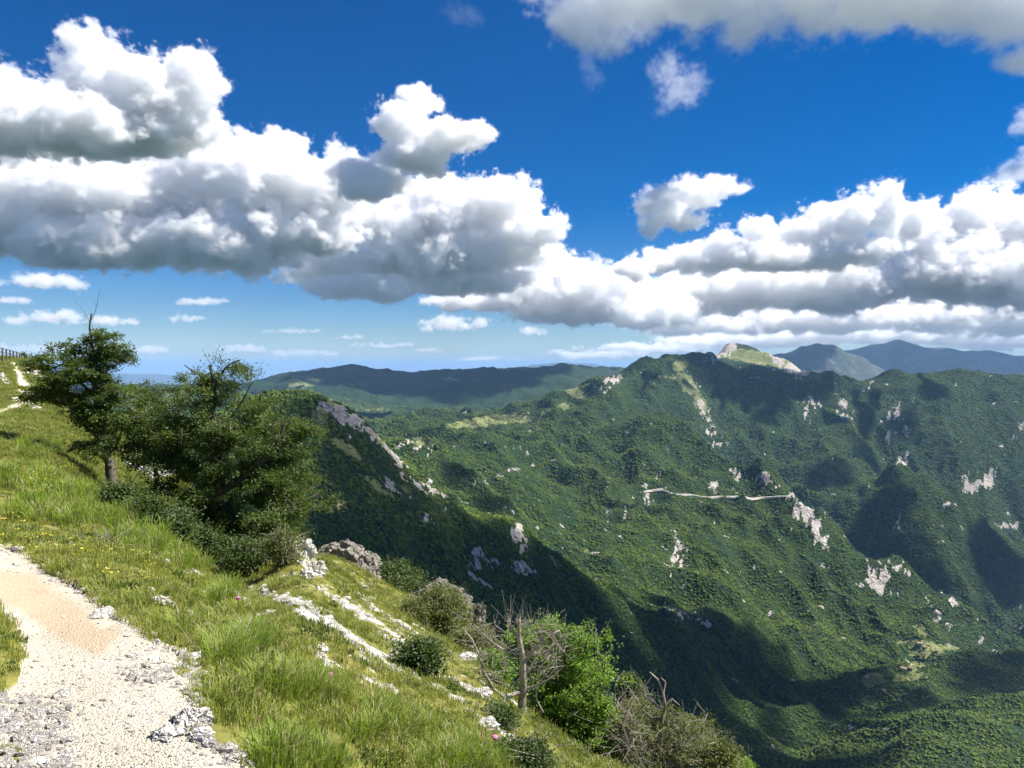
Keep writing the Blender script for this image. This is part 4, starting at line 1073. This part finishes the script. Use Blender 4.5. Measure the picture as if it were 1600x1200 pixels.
def grow_tree(name, label, cat, limbs, ells, ncl, per, leaf, mat, seed, spread=.22, group=None, dead=.08, bark='bark', tipr=.006, shell=.5, flat=.45, d=None, trunk_r=None, deadmat='deadwood', limbjit=.03, bare=None, leafn=(0,0,1), crown='crown', layer=0.0, sprw=.42):
    """limbs: [(list of (px, py, depth), base radius, tip radius)], ells: [(px, py, rx, ry, depth, depth radius)]"""
    r_ = np.random.default_rng(seed)
    base = pt(*limbs[0][0][0])
    root = empty(name, tuple(base)); tag(root, label, cat, group)
    Lo = lambda V: np.asarray(V) - base
    nodes = []; rads = []
    for li, (pts_, r0, r1) in enumerate(limbs):
        W_ = resample([pt(*p) for p in pts_], .28, limbjit, r_)
        rr = np.linspace(r0, r1, len(W_)) * (1 + .08 * r_.normal(size=len(W_)))
        if li == 0: rr[:2] *= 1.35
        V, Fc = tube(Lo(W_), rr, 8)
        mobj('trunk' if li == 0 else 'limb', V, Fc, M[bark], root, smooth=True)
        nodes += list(W_[1:] if len(W_) > 3 else W_); rads += list(rr[1:] if len(W_) > 3 else rr)
    nodes = list(nodes); par = [-1] * len(nodes)
    # cluster centres
    vol = np.array([e[2] * e[3] * (e[5] if len(e) > 5 else 1) for e in ells]); pr = vol / vol.sum()
    cl_ = []
    for i in range(ncl):
        e = ells[r_.choice(len(ells), p=pr)]
        v = r_.normal(size=3); v /= np.linalg.norm(v); v *= r_.uniform(shell, 1) ** .6
        k = e[4] / F
        cl_.append(pt(e[0], e[1], e[4]) + v * np.array([e[2] * k, (e[5] if len(e) > 5 else e[2] * k), e[3] * k]))
    cl_ = np.array(cl_)
    if layer < 0:
        ns = max(6, int(ncl / -layer))
        sub = cl_[:ns]; q_ = r_.integers(0, ns, ncl)
        lean_ = r_.normal(0, .25, (ns, 2))
        g_ = r_.normal(0, 1, (ncl, 3)) * np.array([sprw, sprw, sprw * .28])
        g_[:, 2] += (g_[:, :2] * lean_[q_]).sum(1)
        cl_ = sub[q_] + g_
    if layer > 0:
        sl_ = cl_[:, 0] * .12 + .35 * fbm(cl_[:, 0] * .8, cl_[:, 1] * .8, 2, seed)
        cl_[:, 2] = cl_[:, 2] * .35 + .65 * (np.round((cl_[:, 2] - sl_) / layer) * layer + sl_) + r_.normal(0, layer * .10, len(cl_))
    NA = np.array(nodes)
    order = np.argsort([np.min(np.linalg.norm(NA - c, axis=1)) for c in cl_])
    cap = len(nodes) + ncl * 12
    arr = np.zeros((cap, 3)); arr[:len(nodes)] = nodes; cnt = len(nodes); tips = []
    for i in order:
        c = cl_[i]; dv = c - arr[:cnt]; L = np.linalg.norm(dv, axis=1)
        cost = L + .35 * np.abs(dv[:, 2]) + np.where(dv[:, 2] < -.3, .3, 0)
        j = int(np.argmin(cost)); a = arr[j].copy(); Lj = L[j]; k = int(min(10, max(1, Lj / .3)))
        prev = j; bend = r_.normal(0, .07 * Lj, 3) + np.array([0, 0, .05 * Lj])
        for q in range(1, k + 1):
            f = q / k; p = a + (c - a) * f + bend * math.sin(f * math.pi) + (r_.normal(0, .02, 3) if q < k else 0)
            arr[cnt] = p; par.append(prev); prev = cnt; cnt += 1
        tips.append(prev)
    wgt = np.zeros(cnt)
    for t_ in tips: wgt[t_] += 1
    for i in range(cnt - 1, -1, -1):
        if par[i] >= 0: wgt[par[i]] += wgt[i]
    rad = tipr * np.maximum(wgt, .5) ** .42
    sel = np.array([i for i in range(cnt) if par[i] >= 0]); pa = np.array([par[i] for i in sel])
    is_dead = np.zeros(cnt, bool)
    nd = int(len(tips) * dead)
    dead_t = set(r_.choice(len(tips), nd, replace=False)) if nd else set()
    live = [arr[t_] for q, t_ in enumerate(tips) if q not in dead_t]
    dn = set()
    for q in dead_t:
        i = tips[q]
        while i >= 0 and wgt[i] <= 1.5 and par[i] >= 0: dn.add(i); i = par[i]
    dm = np.array([i in dn for i in sel])
    if (~dm).any():
        ra = np.minimum(rad[pa], rad[sel] * 1.6)
        V, Fc = seg_mesh(Lo(arr[pa])[~dm], Lo(arr[sel])[~dm], ra[~dm], rad[sel][~dm])
        mobj('branch_mass', V, Fc, M[bark], root)['kind'] = 'stuff'
    if dm.any():
        A_, B_ = arr[pa][dm], arr[sel][dm]; R_ = np.maximum(rad[sel][dm], tipr) * 1.5
        # a few forked bare twigs on every dead tip
        XA, XB, XR = [A_], [B_], [R_]
        for q in dead_t:
            p = arr[tips[q]]
            for k in range(4):
                e_ = p + r_.normal(0, .16, 3) + np.array([0, 0, .05]); XA.append(p[None]); XB.append(e_[None]); XR.append(np.array([tipr * .8]))
        A_, B_, R_ = np.concatenate(XA), np.concatenate(XB), np.concatenate(XR)
        V, Fc = seg_mesh(Lo(A_), Lo(B_), R_, R_ * .7)
        mobj('dead_twig_mass', V, Fc, M[deadmat], root)['kind'] = 'stuff'
    if per and len(live):
        # foliage sits at every tip and on the last stretch before it
        mid = [arr[par[t_]] * .6 + arr[t_] * .4 for q, t_ in enumerate(tips) if q not in dead_t and par[t_] >= 0]
        cen = Lo(np.array(live + mid[::2]))
        leaves_mesh(crown, cen, per, leaf, spread, mat, seed + 1, root, flat=flat, updir=leafn)['kind'] = 'stuff'
    return root

D1 = 29.0
grow_tree('beech_tree', 'tall slender dark leaved tree standing alone on the grass at far left', 'tree',
  [([(178,772,D1),(172,735,D1),(166,700,D1),(160,660,D1),(150,610,D1),(146,560,D1),(140,510,D1),(143,490,D1)], .20, .03),
   ([(166,700,D1),(140,670,D1-.3),(112,640,D1-.6),(90,600,D1-.6)], .09, .02), ([(160,660,D1),(176,630,D1+.4),(186,600,D1+.6)], .07, .02), ([(155,630,D1),(128,600,D1+.4),(105,575,D1+.6),(70,560,D1+.6)], .06, .015),
   ([(168,715,D1),(185,690,D1-.4),(195,660,D1-.6)], .06, .02), ([(143,500,D1),(152,475,D1),(157,452,D1)], .012, .004), ([(141,505,D1),(128,482,D1+.1),(116,470,D1+.1)], .010, .003), ([(150,478,D1),(144,466,D1)], .006, .003)],
  [(146,508,18,16,D1,.5),(160,525,24,16,D1,.6),(118,535,30,20,D1,.9),(172,555,22,24,D1,1.0),(150,560,30,16,D1,.9),(88,570,44,20,D1,1.1),(60,548,26,8,D1,.6),(135,590,50,26,D1,1.3),(172,612,20,28,D1,1.0),(80,610,42,26,D1,1.2),(118,645,52,26,D1,1.2),(85,655,26,14,D1,.8),(165,660,36,24,D1,1.1),(140,700,44,12,D1,1.0),(190,655,20,30,D1,.9),(100,690,26,6,D1,.6),(175,700,22,16,D1,.8)],
  640, 60, .085, M['beech'], 11, spread=.13, dead=.06, shell=.2, layer=-11, sprw=.30, flat=.32, group='dark trees at the left')
D2 = 26.0
grow_tree('beech_tree', 'big broad dark leaved tree leaning right over the drop with bare pale branches', 'tree',
  [([(372,880,D2),(360,830,D2),(345,770,D2),(338,700,D2),(332,640,D2),(334,600,D2),(328,570,D2)], .26, .05),
   ([(345,770,D2),(390,740,D2-.4),(430,700,D2-.8),(450,650,D2-.8)], .13, .03), ([(360,830,D2),(410,810,D2-.5),(460,790,D2-.8),(500,770,D2-.6)], .13, .03),
   ([(338,700,D2),(300,665,D2+.4),(262,640,D2+.6)], .09, .02), ([(338,680,D2),(370,640,D2),(392,600,D2)], .07, .02), ([(334,610,D2),(310,585,D2),(288,570,D2)], .05, .015), ([(334,600,D2),(352,575,D2),(376,562,D2)], .05, .015),
   ([(330,575,D2),(338,550,D2),(345,535,D2)], .014, .004), ([(331,572,D2),(322,556,D2),(316,545,D2)], .012, .004), ([(356,850,D2),(310,820,D2-.8),(280,790,D2-1)], .09, .03), ([(372,870,D2),(420,870,D2-.8),(450,850,D2-1)], .08, .02),
   ([(360,700,D2),(385,650,D2+.5),(412,612,D2+.4)], .05, .012)],
  [(320,580,44,16,D2,.9),(362,582,24,14,D2,.8),(405,607,26,12,D2,.5),(300,620,46,26,D2,1.2),(350,640,56,34,D2,1.5),(265,655,40,34,D2,1.2),(300,700,60,44,D2,1.6),(380,690,64,48,D2,1.9),(440,680,40,36,D2,1.4),(452,650,26,14,D2,.8),(460,740,50,44,D2,1.7),(488,780,36,28,D2,1.2),(420,790,66,44,D2,1.8),(350,770,70,44,D2,1.8),(480,800,30,18,D2,1),
   (270,740,36,30,D2,1.1),(330,830,60,34,D2,1.5),(400,850,50,34,D2,1.5),(240,700,24,20,D2,.9),(440,830,34,22,D2,1.2)],
  1600, 62, .080, M['beech'], 12, spread=.145, dead=.14, shell=.55, layer=-11, sprw=.34, flat=.46, group='dark trees at the left')
grow_tree('beech_tree', 'bushy dark tree squeezed between the two larger left trees', 'tree',
  [([(242,800,27.5),(244,760,27.5),(240,720,27.5),(236,680,27.5),(240,640,27.5)], .11, .03), ([(242,730,27.5),(215,700,27.3),(200,680,27.2)], .05, .02), ([(240,700,27.5),(262,670,27.7),(270,640,27.7)], .05, .02)],
  [(238,625,30,22,27.5,.9),(225,655,34,26,27.5,1.1),(212,685,28,26,27.5,1.0),(255,670,34,30,27.5,1.1),(245,705,38,22,27.5,1.1),(222,712,20,14,27.5,.8),(268,620,22,18,27.5,.8)],
  400, 60, .080, M['beech'], 13, spread=.14, dead=.05, shell=.3, layer=-10, sprw=.38, flat=.34, group='dark trees at the left')

def bush(label, px_, py_, rx, ry, d, n, per, leaf, mat, seed, name='bush', dead=.08, group='bushes on the steep slope', spread=.12, stems=4, extra=()):
    r_ = np.random.default_rng(seed)
    if d is None: d = float(hitn(px_, py_ + ry * .8)[1])
    limbs = []
    for s_ in range(stems):
        f = (s_ + .5) / stems * 2 - 1
        limbs.append(([(px_ + f * 4, py_ + ry * .95, d), (px_ + f * rx * .4, py_ + ry * .35, d), (px_ + f * rx * .65, py_ - ry * .3, d + r_.uniform(-.2, .2))], .03 * d / 14, .008 * d / 14))
    return grow_tree(name, label, 'bush' if name == 'bush' else 'tree', limbs, [(px_, py_, rx, ry, d, rx / F * d * .8)] + list(extra), n, per, leaf, M[mat], seed, spread=spread, dead=dead, group=group, tipr=.004 * max(1, d / 14), shell=.25)
U_ = 'undergrowth bushes below the left trees'
bush('dark leafy bush at the foot of the slender left tree', 190, 785, 30, 26, None, 150, 50, .085, 'shrub', 21, group=U_, spread=.16)
bush('dark bush on the grass edge right of the slender tree', 222, 805, 32, 26, None, 170, 50, .08, 'shrub', 22, group=U_, spread=.16)
bush('blackish green bush left under the broad tree', 262, 822, 34, 28, None, 190, 50, .075, 'shrub', 23, group=U_, spread=.15)
bush('glossy dark bush in the shade under the broad tree', 305, 850, 36, 28, None, 190, 50, .07, 'shrub', 24, group=U_, spread=.14)
bush('dark green bush at the lower end of the tree shade', 345, 868, 34, 26, None, 180, 50, .065, 'shrub', 25, group=U_, spread=.13)
bush('low dark bush where the tree shade meets the rocks', 395, 875, 40, 30, None, 200, 50, .065, 'shrub', 26, group=U_, spread=.13)
bush('brownish sparse bush on the rock edge under the broad tree', 445, 858, 30, 32, None, 110, 30, .06, 'olive', 27, group=U_, dead=.4)
bush('mid green bush behind the dark crag', 612, 905, 46, 26, 41, 200, 40, .13, 'shrub', 31, spread=.24)
bush('dark green bush crowning the gap between the crags', 628, 932, 40, 30, 38, 200, 40, .12, 'shrub', 32, spread=.22)
bush('grey green bush below the crags', 640, 965, 44, 28, 33, 200, 40, .10, 'olive', 33, spread=.2)
grow_tree('small_tree', 'small leaning tree with pale leaves in front of the crag', 'tree',
  [([(652,1052,20),(660,1025,20),(672,1005,20),(684,980,20.2),(690,950,20.4)], .06, .02), ([(672,1005,20),(655,975,20),(645,950,20)], .03, .01), ([(684,980,20.2),(708,958,20.2),(716,945,20.2)], .03, .01)],
  [(690,940,34,24,20.3,.7),(655,962,36,28,20,.7),(708,962,28,26,20.2,.6),(640,985,24,18,20,.5),(680,985,30,18,20,.6)], 300, 42, .06, M['olive'], 34, spread=.11, dead=.12, tipr=.005)
bush('small dark bush standing in the white scree', 655, 1030, 30, 26, None, 130, 40, .05, 'shrub', 35, spread=.09)
bush('low dark bush at the foot of the small leaning tree', 632, 1030, 14, 34, 18, 80, 40, .05, 'shrub', 36, spread=.08)
bush('pale green bush left of the dead tree behind its bare branch', 745, 1010, 40, 30, 17, 170, 40, .055, 'olive', 37, spread=.10, dead=.2)
bush('fresh green bush behind the curved bare branch', 765, 1045, 36, 26, 14, 140, 44, .05, 'bright', 38, spread=.08)
bush('dark leafy bush at the foot of the dead tree', 815, 1185, 40, 26, None, 150, 46, .032, 'shrub', 39, spread=.06)
bush('dark bush right of the dead tree foot at the bottom edge', 880, 1195, 46, 30, 10.5, 170, 46, .032, 'shrub', 40, spread=.06)
bush('small dark sprig bush above the scree end', 780, 1118, 26, 14, None, 60, 36, .035, 'shrub', 41, spread=.06)
DT = 11.0
grow_tree('deciduous_tree', 'bright fresh green tree behind the bare dead tree at bottom centre', 'tree',
  [([(880,1200,DT+1),(882,1150,DT+1),(880,1100,DT+1),(878,1050,DT+1),(885,1010,DT+1)], .07, .02), ([(882,1130,DT+1),(915,1100,DT+1),(935,1070,DT+1)], .03, .012), ([(880,1110,DT+1),(850,1080,DT+1.2),(835,1040,DT+1.2)], .03, .012), ([(882,1140,DT+1),(860,1130,DT+.8)], .02, .01)],
  [(905,1000,22,18,DT+1,.35),(868,1000,34,20,DT+1.2,.5),(832,1012,30,22,DT+1.3,.4),(838,1060,26,30,DT+1.1,.4),(885,1035,44,24,DT+1,.6),(910,1050,34,22,DT+1,.5),(942,1058,16,14,DT+1,.3),(880,1075,50,28,DT+1,.7),(920,1090,34,26,DT+1,.5),(890,1120,44,28,DT+.9,.6),(900,1160,50,30,DT+.7,.6),(860,1110,26,24,DT+1,.4),(870,1150,36,24,DT+.8,.5)],
  900, 34, .046, M['bright'], 51, spread=.06, dead=.10, tipr=.0035, shell=.35, flat=.6, layer=-9, sprw=.17)
dtree = grow_tree('dead_tree', 'bare dead tree with a grey trunk and long curved branches at bottom centre', 'tree',
  [([(803,1178,DT),(808,1150,DT),(815,1114,DT),(818,1072,DT),(817,1030,DT),(811,996,DT),(811,975,DT),(812,960,DT)], .085, .014),
   ([(818,1078,DT),(800,1086,DT-.1),(785,1088,DT-.2),(771,1076,DT-.2),(756,1050,DT-.1),(748,1022,DT),(738,1000,DT),(722,980,DT)], .034, .006),
   ([(811,1022,DT),(790,1018,DT),(770,1004,DT+.1),(752,988,DT+.1),(740,975,DT+.1)], .020, .005), ([(818,1078,DT),(842,1070,DT-.1),(864,1058,DT-.1),(882,1040,DT-.1)], .022, .005),
   ([(817,1040,DT),(835,1015,DT),(850,995,DT),(858,975,DT)], .020, .004), ([(811,1000,DT),(800,985,DT),(795,968,DT),(792,958,DT)], .018, .004), ([(817,1035,DT),(845,1005,DT-.1),(874,985,DT-.1)], .018, .004),
   ([(810,1140,DT),(830,1125,DT-.1),(848,1112,DT-.1),(838,1092,DT-.1),(838,1070,DT-.1)], .030, .006), ([(816,1060,DT),(800,1040,DT),(788,1030,DT),(775,1040,DT)], .014, .004), ([(815,1090,DT),(795,1072,DT+.1),(770,1062,DT+.1),(745,1060,DT+.1)], .012, .004)],
  [(811,978,26,18,DT,.3),(850,985,30,20,DT,.3),(760,1000,30,26,DT,.3),(770,1040,30,26,DT,.3),(850,1040,36,26,DT,.3),(860,1010,30,20,DT,.3),(735,975,20,14,DT,.2)],
  110, 0, .03, M['olive'], 52, dead=1.0, tipr=.0030, bark='deadwood', limbjit=.012)
grow_tree('half_dead_tree', 'olive green shrubby tree with white dead branches on top, right of the bright tree', 'tree',
  [([(1032,1200,DT+1),(1031,1165,DT+1),(1033,1130,DT+1),(1040,1104,DT+1),(1035,1078,DT+1),(1028,1062,DT+1),(1015,1050,DT+1)], .045, .008),
   ([(1040,1104,DT+1),(1050,1092,DT+1),(1062,1102,DT+.9)], .018, .006), ([(1036,1085,DT+1),(1040,1066,DT+1),(1032,1058,DT+1)], .016, .005), ([(1032,1135,DT+1),(1005,1110,DT+1),(990,1085,DT+1),(975,1065,DT+1)], .018, .005),
   ([(1032,1150,DT+1),(1000,1130,DT+.9),(970,1110,DT+.9)], .016, .005), ([(1034,1110,DT+1),(1015,1090,DT+1),(1010,1072,DT+1)], .014, .004), ([(1032,1165,DT+1),(1060,1165,DT+1),(1080,1150,DT+1)], .016, .005)],
  [(1050,1120,34,18,DT+1,.4),(1035,1150,50,28,DT+1,.6),(1075,1160,30,28,DT+1,.5),(1020,1180,46,26,DT+1,.6),(985,1120,24,30,DT+1,.4),(1090,1185,26,22,DT+1,.4)],
  420, 26, .036, M['olive'], 53, spread=.06, dead=.34, tipr=.0030, shell=.3, bark='deadwood', layer=-9, sprw=.16)
bush('grey brown sparse bush between bright tree and half dead tree', 975, 1150, 30, 44, 11.5, 160, 16, .034, 'olive', 54, dead=.55, spread=.06)
bush('small dark green conical bush behind the half dead tree', 985, 1075, 14, 20, 14, 90, 40, .045, 'shrub', 55, spread=.07)
bush('yellow green bush at the lower right end of the slope', 1120, 1180, 34, 22, 12, 150, 40, .040, 'olive', 56, spread=.07, dead=.05)
bush('olive bush on the lowest edge of the slope', 1085, 1150, 26, 26, 12.6, 150, 40, .040, 'olive', 57, spread=.07, dead=.05)
bush('farthest small green bush at the bottom right of the slope', 1150, 1200, 26, 14, 12.6, 90, 40, .040, 'bright', 58, spread=.07, dead=.05)

# ------------------------------------------------------------------ flowers and small plants
def thistle(px_, py_, label):
    P = hitn(px_, py_ + 26); top = pt(px_, py_, P[1])
    h = top[2] - P[2]
    root = empty('thistle', tuple(P)); tag(root, label, 'thistle', 'pink thistles in the grass')
    V, Fc = tube([(0, 0, 0), (.01, 0, h * .5), (0, 0, h)], [.005, .004, .003], 5); mobj('stem', V, Fc, M['shrub'], root)
    bm = bmesh.new(); bmesh.ops.create_icosphere(bm, subdivisions=2, radius=.026)
    for v in bm.verts:
        v.co.z *= .8
        if v.co.z > .004: v.co *= random.uniform(1.0, 1.5)
    me = bpy.data.meshes.new('flower_head'); bm.to_mesh(me); bm.free(); me.materials.append(M['pink'])
    o = bpy.data.objects.new('flower_head', me); o.location = (0, 0, h); link(o, root)
M['pink'] = mat_plain('thistle_pink', (0.45, 0.10, 0.28), (0.62, 0.22, 0.42), 60, .7, .003)
thistle(516, 1055, 'pink thistle flower in front of the scree strip')
thistle(372, 935, 'pink thistle flower on the grass below the dark bushes')
thistle(773, 1153, 'pink thistle flower at the lower end of the scree')
M['yellow'] = mat_plain('flower_yellow', (0.62, 0.50, 0.04), (0.75, 0.62, 0.10), 40, .7, .002)
def yellow_mesh():
    r_ = np.random.default_rng(2); V = []; Fc = []
    for i in range(5):
        x_, y_, z_ = r_.normal(0, .05, 3); z_ = .16 + abs(z_); s_ = .014
        b = len(V); V += [(x_ - s_, y_, z_), (x_, y_ - s_, z_ + .004), (x_ + s_, y_, z_), (x_, y_ + s_, z_ + .008)]; Fc.append((b, b + 1, b + 2, b + 3))
    me = bpy.data.meshes.new('yellow_bloom'); me.from_pydata(V, [], Fc); me.materials.append(M['yellow']); return me
yp = []
r_ = np.random.default_rng(77)
for (cx, cy_, rx, ry, nn) in [(62,765,24,22,44),(100,860,60,14,16),(230,915,50,14,10),(180,880,60,20,10),(60,830,60,20,10)]:
    for i in range(nn): yp.append(hitn(cx + r_.normal(0, rx * .6), cy_ + r_.normal(0, ry * .6)))
n = len(yp)
instancer('yellow_flowers', np.array(yp), np.c_[np.zeros(n), np.zeros(n), r_.uniform(0, 6.28, n)], r_.uniform(.7, 1.3, n) * np.clip(np.array(yp)[:, 1] / 12, .6, 2), np.zeros(n, int), [yellow_mesh()], 'tiny yellow wildflowers scattered in the grass', 'flowers')
bush('dark dried seed stalks standing in the grass above the path', 160, 868, 16, 44, 10.5, 60, 8, .03, 'shrub', 71, dead=.6, group='plants in the grass', spread=.04)
bush('leafy yellow flowering herb in the grass at far left', 62, 772, 18, 20, 17.5, 60, 24, .06, 'bright', 72, dead=.0, group='plants in the grass', spread=.07)
bush('grey green sage plant at the verge of the path', 345, 1045, 24, 12, 5.0, 60, 20, .018, 'olive', 73, dead=.1, group='plants in the grass', spread=.025)

# ------------------------------------------------------------------ fence on the far crest
fb = [(-22,556,68),(-12,558,71),(-4,559,74),(4,560,77),(10,561,80),(16,562,83),(21,563,86),(26.5,564,89),(31,565,92),(34.5,566,95),(38,566.5,98),(42,567,101)]
b0 = pt(*fb[0]); fence = empty('wooden_fence', tuple(b0)); tag(fence, 'weathered wooden post and rail fence beside the path on the far left crest', 'fence')
tops = []
def box(V, Fc, c, h):
    b = len(V); V += [(c[0] + sx * h[0], c[1] + sy * h[1], c[2] + sz * h[2]) for sz in (-1, 1) for sy in (-1, 1) for sx in (-1, 1)]
    Fc += [(b, b+2, b+3, b+1), (b+4, b+5, b+7, b+6), (b, b+1, b+5, b+4), (b+2, b+6, b+7, b+3), (b, b+4, b+6, b+2), (b+1, b+3, b+7, b+5)]
for (px_, py_, d_) in fb:
    P = pt(px_, py_, d_) - b0; V, Fc = [], []
    box(V, Fc, (0, 0, .25), (.055, .055, .85))
    o = mobj('post', V, Fc, M['bark'], fence); o.location = tuple(P); tops.append(P + np.array([0, 0, 1.05]))
for dz in (0.0, -.42):
    V, Fc = tube([t_ + np.array([0, -.07, dz]) for t_ in tops], [.04] * len(tops), 6); mobj('rail', V, Fc, M['bark'], fence)

# ------------------------------------------------------------------ houses and the road in the valley
M['wall'] = mat_plain('pale_plaster', (0.62, 0.56, 0.48), (0.72, 0.68, 0.60), 2, .9, .01)
M['tile'] = mat_plain('roof_tile', (0.36, 0.20, 0.14), (0.50, 0.33, 0.25), 2, .9, .01)
M['win'] = mat_plain('window_dark', (0.03, 0.035, 0.04), None, 2, .3, 0)
def house(px_, py_, w, l, h, rot, label):
    P = hit(px_, py_, 1300, 2600)
    root = empty('farmhouse', tuple(P + np.array([0, 0, -.5]))); root.rotation_euler = (0, 0, rot); tag(root, label, 'house', 'farmhouses on the valley floor')
    V, Fc = [], []; box(V, Fc, (0, 0, h / 2 + .3), (w / 2, l / 2, h / 2 + .3)); mobj('wall', V, Fc, M['wall'], root)
    e = .5; z0 = h + .55; z1 = h + .6 + w * .28
    V = [(-w/2-e, -l/2-e, z0), (w/2+e, -l/2-e, z0), (0, -l/2-e, z1), (-w/2-e, l/2+e, z0), (w/2+e, l/2+e, z0), (0, l/2+e, z1)]
    me = bpy.data.meshes.new('roof'); me.from_pydata(V, [], [(0, 1, 2), (3, 5, 4), (0, 2, 5, 3), (1, 4, 5, 2), (0, 3, 4, 1)]); me.materials.append(M['tile']); link(bpy.data.objects.new('roof', me), root)
    for i in (-1, 1):
        V, Fc = [], []; box(V, Fc, (i * w / 4, -l / 2 - .01, h * .55), (.6, .05, .8)); mobj('window', V, Fc, M['win'], root)
house(1437, 1013, 9, 15, 6, 1.2, 'reddish roofed farmhouse in the upper green clearing of the valley')
house(1445, 1017, 7, 9, 4, .3, 'small barn beside the farmhouse in the upper valley clearing')
house(1412, 1049, 9, 13, 6, .8, 'white farmhouse at the edge of the lower valley clearing')
house(1422, 1052, 6, 8, 4, 1.0, 'small white shed beside the lower valley farmhouse')
house(1381, 1082, 6, 8, 4, .5, 'lone little white house in the woods near the valley floor')

def road_strip(pts_, d0, d1, w, label):
    P = []
    dens = []
    for a, b in zip(pts_[:-1], pts_[1:]):
        k = max(2, int(abs(b[0] - a[0]) / 4))
        for i in range(k): dens.append((a[0] + (b[0] - a[0]) * i / k, a[1] + (b[1] - a[1]) * i / k))
    dens.append(pts_[-1])
    for (x_, y_) in dens: P.append(hit(x_, y_, d0, d1))
    P = np.array(P)
    for i in range(1, len(P)):
        if abs(P[i, 1] - P[i - 1, 1]) > 160: P[i, 1:] = P[i - 1, 1:]
    for _ in range(8):
        P[1:-1] = (P[:-2] + P[1:-1] * 2 + P[2:]) / 4
    V = []
    for p in P:
        V += [(p[0], p[1] + w * .9, p[2] + 4.6), (p[0], p[1] - w * .2, p[2] + 3.6), (p[0], p[1] - w * .5, p[2] - 2.5)]
    Fc = []
    for i in range(len(P) - 1):
        for k in range(2): Fc.append((i * 3 + k, i * 3 + 3 + k, i * 3 + 4 + k, i * 3 + 1 + k))
    o = mobj('road', V, Fc, M['roadcut'], smooth=False); o['kind'] = 'structure'; o['label'] = label
M['roadcut'] = mat_plain('road_cutting', (0.28, 0.25, 0.20), (0.62, 0.57, 0.50), .03, .95, .5)
road_strip([(1000,772),(1020,774),(1060,776),(1110,780),(1160,783),(1200,783),(1222,780),(1236,778)], 2300, 3400, 7, 'pale road cut across the wooded slope to the spur tip')
